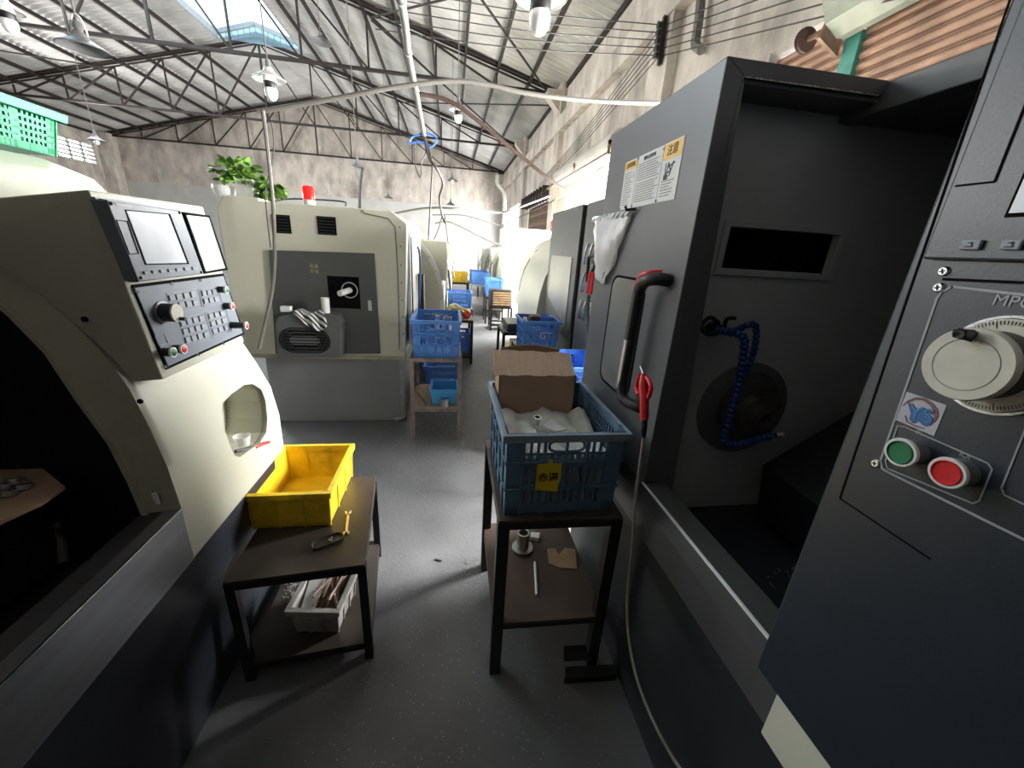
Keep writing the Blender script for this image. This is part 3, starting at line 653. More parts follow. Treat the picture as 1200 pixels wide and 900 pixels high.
for a, b in ((1126, 1155), (1173, 1203)):
    p0 = PS(a, 293); p1 = PS(b, 281); m = MB().box(xs - .005, xs, p1.y, p0.y, p0.z, p1.z); kb = m.build('soft_key', panelk, su, bevel=.0015)
    mm = MB(); cy, cz = (p0.y + p1.y) / 2, (p0.z + p1.z) / 2
    mm.bar((xs - .0055, cy + .004, cz - .002), (xs - .0055, cy - .003, cz - .002), .0006, .001).bar((xs - .0055, cy - .003, cz - .002), (xs - .0055, cy - .001, cz + .003), .0006, .001).bar((xs - .0055, cy + .002, cz + .002), (xs - .0055, cy - .003, cz + .002), .0006, .001); mm.build('key_symbol', ink, kb)
MB().bar(PP(1105, 327, .001), PP(1240, 333, .001), .002, .003).build('gap_line', blackm, pod)
m = MB()
for s_ in ((1107, 318), (1101, 337), (1027, 543)):
    m.lathe([(0.0045, -.0035), (.0062, -.001), (.0062, 0)], PP(*s_), (1, 0, 0), 16)
m.build('screws', chrome, pod)
m = MB()
for s_ in ((1107, 318), (1101, 337), (1027, 543)):
    c_ = PP(*s_) + Vector((-.0038, 0, 0)); m.bar(c_ + Vector((0, -.003, .001)), c_ + Vector((0, .003, -.001)), .0008, .0014).bar(c_ + Vector((0, .001, .003)), c_ + Vector((0, -.001, -.003)), .0008, .0014)
m.build('screw_slots', ink, pod)
m = MB()
def line(m, pts, wd, close=False):
    P = [PP(a, b, .0004) for a, b in pts]
    if close: P.append(P[0])
    for a, b in zip(P, P[1:]):
        d = (b - a).normalized(); n_ = Vector((0, -d.z, d.y)) * wd / 2; m.prism([a - n_ - d * wd * .3, b - n_ + d * wd * .3, b + n_ + d * wd * .3, a + n_ - d * wd * .3], (-.0006, 0, 0))
line(m, [(1240, 350), (1116, 336), (1104, 342), (1098, 350), (1032, 540), (1034, 549), (1040, 553), (1240, 652)], .0028)
line(m, [(1052, 499), (1060, 500), (1158, 543), (1163, 550), (1148, 587), (1140, 590), (1040, 549), (1038, 540)], .0016, True)
line(m, [(1240, 520), (1203, 500), (1174, 572), (1177, 580), (1240, 610)], .0016)
m.build('printed_border', inscr, pod)
text('panel_text', 'MPG', .017, PP(1188, 354, .0006), (0, -1, 0), (0, 0, 1), inscr, pod)
text('button_text', 'IFI', .008, PP(1077, 507, .0006), (0, -1, 0), (0, 0, 1), inscr, pod)
text('button_text', 'IOI', .008, PP(1131, 534, .0006), (0, -1, 0), (0, 0, 1), inscr, pod)
# maker's sticker: blue letters in a dull red ring
sp = [PP(1063, 459), PP(1110, 475), PP(1095, 511), PP(1050, 492)]
sk_ = MB().prism(sp, (-.0008, 0, 0)).build('logo_sticker', mat('pale_lilac_sticker', (0.46, 0.46, 0.50), 0.4, var=.05), pod)
m = MB()
ring = [PP(a, b, .0012) for a, b in ((1058, 475), (1063, 471), (1073, 467), (1083, 468), (1092, 474), (1097, 481), (1097, 489), (1094, 494))]
for i, (a, b) in enumerate(zip(ring, ring[1:])): m.bar(a, b, .0006, (.0012, .0028, .0035, .004, .0045, .004, .003)[i])
ring = [PP(a, b, .0012) for a, b in ((1061, 487), (1063, 494), (1072, 499), (1083, 502))]
for a, b in zip(ring, ring[1:]): m.bar(a, b, .0006, .0015)
m.build('logo_ring', redink, sk_)
c_ = PP(1080, 486, .0014)
m = MB(); m.prism([PP(a, b, .0012) for a, b in ((1064, 472), (1070, 473), (1074, 480), (1080, 477), (1090, 480), (1094, 486), (1089, 484), (1084, 482), (1090, 489), (1094, 494), (1090, 498), (1083, 499), (1076, 493), (1070, 496), (1066, 491), (1068, 485))], (-.0008, 0, 0)).build('logo_letters', blueink, sk_)
text('logo_text', 'YS', .026, PP(1079, 486, .0021), (0, -1, .12), (0, -.25, 1), mat('logo_highlight_blue', (0.06, 0.2, 0.42), .5), sk_)
# push buttons
def push(px, py, px_r, m_, name, d, parent, plane, ax=1):
    fc = PX(px, py, x=plane - ax * d); rr = abs(PX(px, py - px_r, x=plane - ax * d).z - PX(px, py + px_r, x=plane - ax * d).z) / 2
    A = (ax, 0, 0)
    b_ = MB().lathe([(rr * .80, -0.001), (rr * .98, -.001), (rr * 1.0, .002), (rr * 0.95, .006), (rr * .88, .008), (rr * .88, d)], fc, A, 32).build(name, lamp_g if name != 'red_tip' else black, parent, smooth=True)
    MB().lathe([(rr * .84, .001), (rr * .84, -.0015), (rr * 1.0, -.0015), (rr * 1.03, .001), (rr * 1.0, .004)], fc, A, 32, cap=False).build('ring', white, b_, smooth=True)
    MB().lathe([(0, -.001), (rr * .7, -.0012), (rr * .78, -.0035), (rr * .84, -.002), (rr * .84, .001)], fc, A, 32).build('cap', m_, b_, smooth=True)
    return b_
push(1055.5, 530, 17.5, green_b, 'green_button', .024, pod, xp)
push(1110, 554, 19, redp, 'red_button', .024, pod, xp)
# handwheel
kc = PX(1130, 427, x=xp - .045); base = Vector((xp, kc.y, kc.z))
rk = abs(PX(1130, 378, x=xp - .045).z - PX(1130, 475, x=xp - .045).z) / 2 * .94
rd = rk * 1.27
hw = MB().lathe([(0, -.008), (rd * .99, -.008), (rd, -.006), (rd, 0)], base + Vector((0, -.004, 0)), (1, 0, 0), 48).build('handwheel', dial, pod, smooth=True)
MB().lathe([(rd + .001, -.003), (rd + .004, -.003), (rd + .004, 0), (rd + .001, 0)], base + Vector((0, -.004, 0)), (1, 0, 0), 48, cap=False).build('dial_rim', chrome, hw, smooth=True)
m = MB()
for k in range(100):
    a = 2 * math.pi * k / 100; L_ = .006 if k % 10 else .010
    p0 = base + Vector((-.0085, -.004 + math.cos(a) * (rd - .002), math.sin(a) * (rd - .002))); p1 = base + Vector((-.0085, -.004 + math.cos(a) * (rd - L_), math.sin(a) * (rd - L_))); m.bar(p0, p1, .0006, .0005)
m.build('dial_marks', ink, hw)
MB().lathe([(rk * .93, -.038), (rk * .93, -.008)], base, (1, 0, 0), 40).build('knob_hub', mat('dark_knob_side', (0.035, 0.033, 0.03), .5), hw, smooth=True)
kn = MB().lathe([(0, -.045), (rk * .97, -.045), (rk, -.043), (rk, -.036), (rk * .93, -.034)], base, (1, 0, 0), 48).build('knob', dial, hw, smooth=True)
MB().lathe([(rk * .70, -.0455), (rk * .715, -.0455), (rk * .715, -.0445)], base, (1, 0, 0), 48, cap=False).build('knob_groove', mat('grey_print', (0, 0, 0)), kn, smooth=True)
kp = PX(1121, 391, x=xp - .058)
MB().lathe([(0.004, -.060), (.0055, -.057), (.0058, -.05), (.0058, -.045)], Vector((xp, kp.y - .004, kp.z)), (1, 0, 0), 20).build('crank_grip', black, kn, smooth=True)
MB().tube([Vector((xp - .056, kp.y + .002, kp.z + .001)), Vector((xp - .052, kp.y - .012, kp.z - .001))], .0058, 14).build('crank_grip', black, kn, smooth=True)
MB().lathe([(0.0, -.002), (.004, -.002), (.0045, 0)], Vector((xp - .057, kp.y + .001, kp.z + .001)), (0.8, -.6, 0), 14).build('crank_screw', chrome, kn, smooth=True)

# hanging plastic bag on the door
bg = thing('plastic_bag', 'crumpled clear plastic bag hooked on the dark grey lathe door below the sticker', 'bag', PX(720, 255, x=.60))
random.seed(5)
n, k_ = 10, 12; vs = []
for i in range(n + 1):
    v = i / n
    yl = 1.728 * (1 - v) + 1.62 * v; yr = 1.352 * (1 - v) + 1.49 * v if v < .9 else 1.50
    zb = 1.695 - (0.235 if True else 0) * v
    for j in range(k_ + 1):
        u = j / k_; y_ = yl + (yr - yl) * u; dx = 0.012 + .03 * math.sin(math.pi * u) * math.sin(math.pi * min(1, v * .9 + .1)) + random.uniform(-.006, .006)
        vs.append((XD - dx, y_, zb - .035 * u * v * (1 if u < .8 else .5) + random.uniform(-.002, .002)))
fs = [(i * (k_ + 1) + j, i * (k_ + 1) + j + 1, (i + 1) * (k_ + 1) + j + 1, (i + 1) * (k_ + 1) + j) for i in range(n) for j in range(k_)]
o = MB().add(vs, fs).build('bag_film', plastic_clear, bg, smooth=True); sm = o.modifiers.new('t', 'SOLIDIFY'); sm.thickness = .0015
m = MB()
for k in range(9): y_ = 1.72 - k * .042; m.tube(smoothpath([(XD - .014, y_, 1.70), (XD - .02, y_ - .012, 1.685), (XD - .014, y_ - .024, 1.70)], 3), .006, 6)
m.build('gathered_top', plastic_clear, bg)
MB().tube([(XD, 1.36, 1.705), (XD - .03, 1.36, 1.70), (XD - .035, 1.36, 1.712)], .005, 8).build('magnet_hook', black, bg)

# red air gun hung on the handle and its hose
ag = thing('air_gun', 'red air blow gun hanging from the black door handle of the near lathe', 'air gun', (hx - .02, 0.98, 1.1))
yg = hx - .03
def G(a, b, dx=0.0): return PX(a, b, x=yg + dx)
MB().tube([G(754, 438), G(754, 446), G(754, 456), G(755, 466), G(755, 480), G(755, 492)], .0125, 12, rs=[.007, .0125, .0145, .0135, .0125, .0115]).build('grip', redp, ag, smooth=True)
MB().tube(smoothpath([G(750, 440), G(746, 452), G(748, 462)], 4), .006, 10).tube(smoothpath([G(758, 442), G(763, 454), G(760, 466)], 4), .006, 10).build('trigger', redp, ag, smooth=True)
MB().tube([G(754, 438), G(752, 433), G(751, 429)], .0035, 10).build('nozzle', steel, ag, smooth=True)
MB().tube([G(755, 492), G(755, 497), G(754, 505), G(754, 513)], .009, 12, rs=[.008, .009, .009, .006]).build('coupling', black, ag, smooth=True)
pipe('air_hose', [G(754, 513), G(750, 545), G(744, 590), G(741, 640), G(737, 680), G(735, 715), G(738, 755), G(748, 800), G(768, 850), PX(800, 905, x=.56), PX(850, 960, x=.57)], .0048, hose_m, 'olive grey air hose hanging from the red air gun down beside the dark lathe', 'hose', seg=8, n=8)

# ================================================================== CREAM LATHE, NEAR LEFT
ll = thing('cnc_lathe', 'cream lathe with curved front and screen console, nearest on the left', 'lathe', (-1.4, 0.6, 0))
PR = [(-.699, .692), (-.697, .853), (-.704, .98), (-.719, 1.09), (-.738, 1.19), (-.775, 1.285), (-.84, 1.40), (-.92, 1.50), (-1.02, 1.60), (-1.14, 1.685), (-1.28, 1.735), (-1.45, 1.755), (-2.1, 1.755)]
YE = [1.585, 1.585, 1.565, 1.52, 1.475, 1.43, 1.40, 1.41, 1.50, 1.58, 1.60, 1.60, 1.60]
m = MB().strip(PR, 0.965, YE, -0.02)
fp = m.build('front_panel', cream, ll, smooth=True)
# storage hole cut through the panel
hole = [(262, 484), (266, 472), (276, 462), (291, 451), (300, 450), (308, 456), (312, 470), (313, 490), (311, 507), (304, 519), (280, 536), (274, 534), (270, 524), (264, 502)]
cut = MB().prism([PX(a, b, x=-.70) + Vector((.06, 0, 0)) for a, b in hole], (-.16, 0, 0)).build('cut_tmp', cream)
bo = fp.modifiers.new('cut', 'BOOLEAN'); bo.operation = 'DIFFERENCE'; bo.object = cut; bo.solver = 'EXACT'
dg = bpy.context.evaluated_depsgraph_get(); me = bpy.data.meshes.new_from_object(fp.evaluated_get(dg)); fp.modifiers.clear(); fp.data = me
bpy.data.objects.remove(cut)
hp = [PX(a, b, x=-.70) for a, b in hole]
m = MB()
n = len(hp); vs = [Vector((-.706 - (.02 if p.z > 1.0 else 0), p.y, p.z)) for p in hp] + [Vector((-.84, p.y, p.z)) for p in hp]
m.add(vs, [(i, (i + 1) % n, (i + 1) % n + n, i + n) for i in range(n)] + [tuple(range(n, 2 * n))]); m.build('storage_recess', cream, ll)
# jamb of the door opening
inn = [(-.775, .83), (-.785, .95), (-.801, 1.06), (-.836, 1.17), (-.864, 1.28), (-.905, 1.36), (-.955, 1.43), (-1.06, 1.53), (-1.2, 1.60), (-1.6, 1.66)]
out = [(-.699, .853), (-.704, .98), (-.719, 1.09), (-.738, 1.19), (-.775, 1.285), (-.84, 1.40), (-.92, 1.50), (-1.02, 1.60), (-1.14, 1.685), (-1.6, 1.755)]
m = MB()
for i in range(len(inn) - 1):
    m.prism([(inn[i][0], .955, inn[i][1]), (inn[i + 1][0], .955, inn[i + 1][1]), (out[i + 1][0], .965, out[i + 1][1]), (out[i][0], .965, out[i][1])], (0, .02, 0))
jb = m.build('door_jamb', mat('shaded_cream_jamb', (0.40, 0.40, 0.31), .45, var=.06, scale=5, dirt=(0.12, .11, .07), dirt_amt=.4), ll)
m = MB()
for i in range(len(inn) - 1): m.bar((inn[i][0] + .004, .951, inn[i][1]), (inn[i + 1][0] + .004, .951, inn[i + 1][1]), .012, .010)
m.build('jamb_bead', mat('shaded_cream_jamb', (0, 0, 0)), jb)
m = MB()
for a, b in ((100, 374), (165, 470)): m.lathe([(0.006, 0), (.006, .004), (0, .004)], PX(a, b, y=.957), (0, -1, 0), 10)
m.build('jamb_screws', blackm, jb)
# roof over the opening, far end, back
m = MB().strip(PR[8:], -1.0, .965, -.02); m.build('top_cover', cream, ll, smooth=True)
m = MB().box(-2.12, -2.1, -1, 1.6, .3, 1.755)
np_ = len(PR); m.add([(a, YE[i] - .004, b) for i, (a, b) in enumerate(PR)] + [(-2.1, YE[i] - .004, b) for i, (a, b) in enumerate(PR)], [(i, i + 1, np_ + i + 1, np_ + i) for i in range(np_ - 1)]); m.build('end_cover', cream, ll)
# interior
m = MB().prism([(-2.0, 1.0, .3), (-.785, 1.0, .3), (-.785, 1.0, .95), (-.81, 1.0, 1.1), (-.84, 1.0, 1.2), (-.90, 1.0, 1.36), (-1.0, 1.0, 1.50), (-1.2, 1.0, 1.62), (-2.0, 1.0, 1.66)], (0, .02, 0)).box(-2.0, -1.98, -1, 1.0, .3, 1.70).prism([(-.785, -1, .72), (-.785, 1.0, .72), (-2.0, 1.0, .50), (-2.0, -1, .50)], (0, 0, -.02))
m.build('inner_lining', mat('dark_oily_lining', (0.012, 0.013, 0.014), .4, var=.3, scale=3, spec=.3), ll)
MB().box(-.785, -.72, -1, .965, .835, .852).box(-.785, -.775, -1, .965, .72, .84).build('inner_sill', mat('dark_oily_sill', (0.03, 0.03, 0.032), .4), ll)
MB().box(-.735, -.697, -1.0, .965, .690, .855).build('sill', steelb, ll, bevel=.002)
MB().box(-.699, -.6955, -1.0, .965, .8535, .8565).build('sill_edge', chrome, ll)
m = MB().box(-2.1, -.80, -1.0, 1.56, 0.0, .69).prism([(-.80, -1, 0), (-.80, 1.0, 0), (-.735, 1.0, .69), (-.735, -1, .69)], (-.02, 0, 0)); m.build('base', mat('base_navy_black', (0.022, 0.025, 0.032), .3, var=.2, scale=4), ll)
m = MB().prism([(-.80, 1.0, 0), (-.80, 1.6, 0), (-.735, 1.58, .69), (-.735, 1.0, .69)], (-.02, 0, 0)); m.build('base_apron', mat('base_navy_black', (0, 0, 0)), ll)
# things lying in the machine
tray = tag(MB().box(-1.18, -.80, .22, .52, .70, .72).box(-1.18, -.80, .50, .52, .72, .80).box(-.82, -.80, .22, .52, .72, .80).box(-1.18, -1.16, .22, .52, .72, .80).build('chip_tray', mat('oily_black_metal', (0, 0, 0))), 'black chip tray inside the near cream lathe, lower left corner', 'tray')
zc_ = .965
cb = thing('cardboard_scrap', 'flattened piece of brown cardboard with metal parts inside the near cream lathe', 'cardboard', PX(20, 580, z=zc_))
MB().prism([PX(-40, 540, z=zc_), PX(45, 545, z=zc_), PX(76, 570, z=zc_), PX(50, 588, z=zc_), PX(2, 610, z=zc_), PX(-50, 640, z=zc_)], (0, 0, -.008)).build('sheet', card, cb)
tag(MB().box(-1.45, -.98, .45, .95, .725, zc_ - .008).build('support_block', mat('oily_black_metal', (0, 0, 0)), bevel=.01), 'black machine block under the cardboard inside the cream lathe', 'block')
for i, (a, b) in enumerate(((8, 572), (18, 566), (10, 580), (26, 573))):
    q = PX(a, b, z=zc_ + .002); tag(MB().lathe([(.010, 0), (.016, 0), (.016, .012), (.010, .012), (.010, 0)], q, (random.uniform(-.5, .5), .4, 1), 14).build('machined_ring', steel, smooth=True), 'small shiny machined ring lying on the cardboard in the cream lathe', 'ring', 'machined rings on the cardboard')
pipe('coolant_hose', [PX(-15, 705, z=.76), PX(20, 670, z=.76), PX(45, 640, z=.77), PX(62, 622, z=.79), PX(66, 616, z=.80), PX(60, 611, z=.80), PX(45, 611, z=.79), PX(20, 610, z=.78)], .012, mat('grey_rubber', (.10, .10, .10), .45), 'grey hose bent in a hook inside the near cream lathe', 'hose')
pipe('coolant_pipe', [PX(62, 628, z=.79), PX(70, 633, z=.78), PX(73, 645, z=.76), PX(74, 660, z=.74)], .010, mat('grey_rubber', (0, 0, 0)), 'short grey pipe stub beside the hose inside the near cream lathe', 'pipe')
tag(MB().prism([PX(178, 578, y=.95), PX(184, 577, y=.95), PX(188, 590, y=.95), PX(184, 590, y=.95)], (0, -.004, 0)).build('paper_scrap', white), 'small white paper scrap at the lower corner of the cream door opening', 'paper')
# console
XC = -.692
P = [PX(103, 222, x=XC), PX(238, 242, x=XC), PX(286, 401, x=XC), PX(191, 445, x=XC)]
P = [Vector((XC, p.y, p.z)) for p in P]
back = [(-.745, P[3].z), (-.775, 1.285), (-.84, 1.40), (-.92, 1.50), (-.96, 1.55)]
def endpoly(a, b): return [a] + [Vector((x, a.y, z - (0.0 if i else 0))) for i, (x, z) in reversed(list(enumerate(back)))] + [b]
EA = [P[0], Vector((-.96, P[0].y, P[0].z - .045))] + [Vector((x, P[0].y + (P[3].y - P[0].y) * k / 4, z)) for k, (x, z) in enumerate(reversed(back[:-1]))] + [P[3]]
EB = [P[1], Vector((-.96, P[1].y, P[1].z - .03))] + [Vector((x, P[1].y, max(z, P[2].z))) for x, z in reversed(back[:-1])] + [P[2]]
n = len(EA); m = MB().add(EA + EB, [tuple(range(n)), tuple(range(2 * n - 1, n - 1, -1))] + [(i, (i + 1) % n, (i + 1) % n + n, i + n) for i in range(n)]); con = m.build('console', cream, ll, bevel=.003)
xb = XC + .026
def K(a, b, x=XC): return PX(a, b, x=x)
m = MB().prism([K(125, 234.5, xb), K(212, 247, xb), K(239, 321, xb), K(162.6, 330, xb)], (-.03, 0, 0)); mon = m.build('monitor_unit', panelb, con, bevel=.002)
m = MB().prism([K(124.5, 234, xb - .001), K(111, 232, xb - .03), K(148, 330, xb - .03), K(162, 330.5, xb - .001)], (0, .003, 0)).build('monitor_side', blackm, mon)
MB().prism([K(146.5, 245.5, xb + .001), K(199.5, 250.5, xb + .001), K(222, 309.5, xb + .001), K(170.5, 310.5, xb + .001)], (-.004, 0, 0)).build('screen_frame', blackm, mon)
MB().prism([K(148.5, 247, xb + .002), K(197, 251.5, xb + .002), K(219, 308, xb + .002), K(172, 309, xb + .002)], (-.004, 0, 0)).build('screen', screen, mon)
m = MB(); L_ = [(136.5, 258), (149.5, 259.5), (162.5, 297), (152, 298)]
for a, b in zip(L_, L_[1:] + L_[:1]): m.bar(K(*a, xb + .0008), K(*b, xb + .0008), .001, .0016)
for a in ((129.5, 238.5), (210, 249.3), (164.5, 325.5), (235.5, 319)): m.lathe([(.0035, 0), (.0035, .0015), (0, .0015)], K(*a, xb), (1, 0, 0), 10)
m.build('slot_outline', blackm, mon)
m = MB(); m.prism([K(134, 237.2, xb + .001), K(154, 240, xb + .001), K(155.5, 244, xb + .001), K(137, 241, xb + .001)], (-.002, 0, 0)); m.build('name_plate', panelk, mon)
m = MB()
for k in range(7):
    a = 172.5 + k * 9.4; b = 319.6 - k * .85; m.prism([K(a - 3, b - 1.8, xb + .004), K(a + 3, b - 2.2, xb + .004), K(a + 4, b + 1.4, xb + .004), K(a - 2, b + 1.8, xb + .004)], (-.005, 0, 0))
m.build('soft_keys', panelk, mon)
m = MB().prism([K(215.5, 248.5, xb - .004), K(246, 252.5, xb - .004), K(267.5, 316.5, xb - .004), K(240, 321, xb - .004)], (-.024, 0, 0)); m2_ = m.build('document_panel', blackm, con, bevel=.001)
MB().prism([K(218, 252, xb - .0035), K(243.5, 255, xb - .0035), K(263, 314, xb - .0035), K(240.5, 318, xb - .0035)], (.002, 0, 0)).build('document_sheet', mat('glossy_sheet', (.55, .56, .58), .2, var=.3, scale=22), m2_)
MB().prism([K(111, 230.5, xb - .02), K(238, 247.5, xb - .02), K(239, 250.5, xb - .02), K(112, 233.5, xb - .02)], (-.01, 0, 0)).build('top_lip', panelk, con)
xk = XC + .006
MB().prism([K(155.5, 334, xk - .002), K(262, 320.5, xk - .002), K(287, 391.5, xk - .002), K(196, 433, xk - .002)], (-.005, 0, 0)).build('keypad_backing', blackm, con)
kp_ = MB().prism([K(158, 337.5, xk), K(262, 323.5, xk), K(284.5, 390, xk), K(197.5, 429, xk)], (-.006, 0, 0)).build('keypad_panel', panelb, con)
def keys(corners, nu, nv, name):
    m = MB(); a, b, c, d = [Vector((p[0], p[1], 0)) for p in corners]
    for i in range(nu):
        for j in range(nv):
            def Q(u, v):
                t = a.lerp(b, u).lerp(d.lerp(c, u), v); return K(t.x, t.y, xk + .004)
            u0, u1, v0, v1 = (i + .14) / nu, (i + .82) / nu, (j + .14) / nv, (j + .80) / nv
            m.prism([Q(u0, v0), Q(u1, v0), Q(u1, v1), Q(u0, v1)], (-.004, 0, 0))
    return m.build(name, panelk, kp_)
def S3(a, b): return (100 + a / 3.915, 220 + b / 3.915)
keys([S3(378, 490), S3(512, 468), S3(530, 545), S3(405, 565)], 4, 2, 'mode_keys')
keys([S3(532, 470), S3(602, 462), S3(622, 525), S3(548, 540)], 3, 2, 'feed_keys')
keys([S3(432, 605), S3(545, 578), S3(578, 690), S3(465, 722)], 4, 3, 'axis_keys')
keys([S3(562, 575), S3(640, 558), S3(668, 655), S3(590, 680)], 3, 3, 'speed_keys')
m = MB()
for g in ([S3(372, 485), S3(518, 462), S3(536, 550), S3(402, 574)], [S3(528, 466), S3(608, 455), S3(628, 530), S3(546, 546)], [S3(428, 602), S3(548, 572), S3(582, 694), S3(462, 726)], [S3(558, 572), S3(644, 552), S3(674, 660), S3(588, 684)], [S3(320, 680), S3(362, 670), S3(380, 712), S3(338, 724)]):
    for a, b in zip(g, g[1:] + g[:1]): m.bar(K(*a, xk + .0008), K(*b, xk + .0008), .0008, .0012)
m.build('group_outlines', panelk, kp_)
b0 = K(*S3(350, 572), xk); rr = .027
hw2 = MB().lathe([(rr, 0), (rr, .004), (rr * .86, .005)], b0, (1, 0, 0), 32).build('handwheel', lamp_g, kp_, smooth=True)
MB().lathe([(rr * .8, .004), (rr * .8, .030)], b0, (1, 0, 0), 32).build('knob_side', black, hw2, smooth=True)
MB().lathe([(rr * .8, .030), (rr * .8, .034), (rr * .5, .034), (0, .034)], b0, (1, 0, 0), 32).build('knob', dial, hw2, smooth=True)
MB().lathe([(.0045, .030), (.0045, .046), (0, .046)], b0 + Vector((0, .004, -rr * .55)), (1, 0, 0), 12).build('crank_grip', black, hw2, smooth=True)
def cbtn(a, b, r, m_, nm, d):
    f_ = K(*S3(a, b), xk + d)
    o = MB().lathe([(r * .85, 0), (r * .85, -d)], f_, (1, 0, 0), 20).build(nm, black, kp_, smooth=True)
    MB().lathe([(r * .7, -.001), (r * .7, .001), (r, .001), (r, -.004)], f_, (1, 0, 0), 20, cap=False).build('ring', lamp_w, o, smooth=True)
    MB().lathe([(0, .003), (r * .55, .003), (r * .78, .001), (r * .78, -.001)], f_, (1, 0, 0), 20).build('cap', m_, o, smooth=True)
cbtn(405, 755, .0125, green_b, 'green_button', .022); cbtn(452, 740, .0125, redp, 'red_button', .022)
cbtn(648, 468, .011, green_b, 'green_button', .022); cbtn(676, 543, .0115, redp, 'red_button', .022); cbtn(740, 632, .012, redp, 'emergency_button', .045)
m = MB()
for a in (S3(370, 820), S3(515, 765), S3(630, 715), S3(718, 680), S3(395, 440), S3(525, 425), S3(235, 475)): m.lathe([(.004, 0), (.004, .003), (0, .003)], K(*a, xk), (1, 0, 0), 10)
m.build('thumb_screws', chrome, kp_)
# cup and tool in the recess
tag(MB().lathe([(.019, 0), (.026, .034), (.027, .034), (.020, .0), (0, .001)], PX(285, 521, x=-.715), (0, 0, 1), 24).build('plastic_cup', clearcup, smooth=True), 'small clear plastic cup in the storage recess of the cream lathe', 'cup')
sd = thing('screwdriver', 'black screwdriver with a red tip sticking out of the recess of the cream lathe', 'screwdriver', PX(292, 524, x=-.71))
MB().tube([PX(276, 529, x=-.73), PX(300, 524, x=-.70)], .006, 10).tube([PX(278, 533, x=-.73), PX(298, 527, x=-.705)], .004, 8).build('shaft', black, sd, smooth=True)
MB().tube([PX(300, 524, x=-.70), PX(308, 520, x=-.69), PX(315, 518, x=-.685)], .0062, 10).build('red_tip', redp, sd, smooth=True)

# ================================================================== TABLES
def shear_table(name, label, cat, corners, h, legs_m, top_m, shelf_z=None, shelf_m=None, leg=.035, th=.012, group=None, frame=.03, overhang=0.0):
    """corners: front-left, front-right, back-right, back-left (x,y) of the top"""
    c = [Vector((a, b, 0)) for a, b in corners]; ctr = sum(c, Vector()) / 4
    t = thing(name, label, cat, ctr, group)
    Z = Vector((0, 0, 1))
    MB().prism([p + Z * (h - th) for p in c], (0, 0, th)).build('tabletop', top_m, t, bevel=.002)
    ins_ = [p.lerp(ctr, leg * 0.7 / (p - ctr).length) for p in c]
    m = MB()
    for i in range(4): a, b = ins_[i], ins_[(i + 1) % 4]; m.bar(a + Z * (h - th - frame / 2), b + Z * (h - th - frame / 2), leg * .8, frame)
    m.build('frame', legs_m, t)
    for p in ins_: MB().bar(p, p + Z * (h - th), leg, up=(c[1] - c[0])).build('leg', legs_m, t)
    if shelf_z:
        MB().prism([p.lerp(ctr, .02) + Z * (shelf_z - .01) for p in c], (0, 0, .01)).build('shelf', shelf_m or top_m, t)
        m = MB()
        for i in range(4): a, b = ins_[i], ins_[(i + 1) % 4]; m.bar(a + Z * (shelf_z - .022), b + Z * (shelf_z - .022), leg * .7, .024)
        m.build('shelf_frame', legs_m, t)
    return t
LT = [(-.728, 1.09), (-.293, 1.13), (-.354, 1.70), (-.745, 1.68)]
shear_table('work_table', 'low dark oily steel table carrying the yellow crate beside the cream lathe', 'table', LT, .47, black, tabtop, .085, tabtop, leg=.03)
RT = [(.160, 1.015), (.582, 1.005), (.590, 1.56), (.165, 1.57)]
shear_table('work_table', 'tall dark steel table under the slate blue crate, front right of the aisle', 'table', RT, .72, black, tabtop, .262, shelfm, leg=.04)

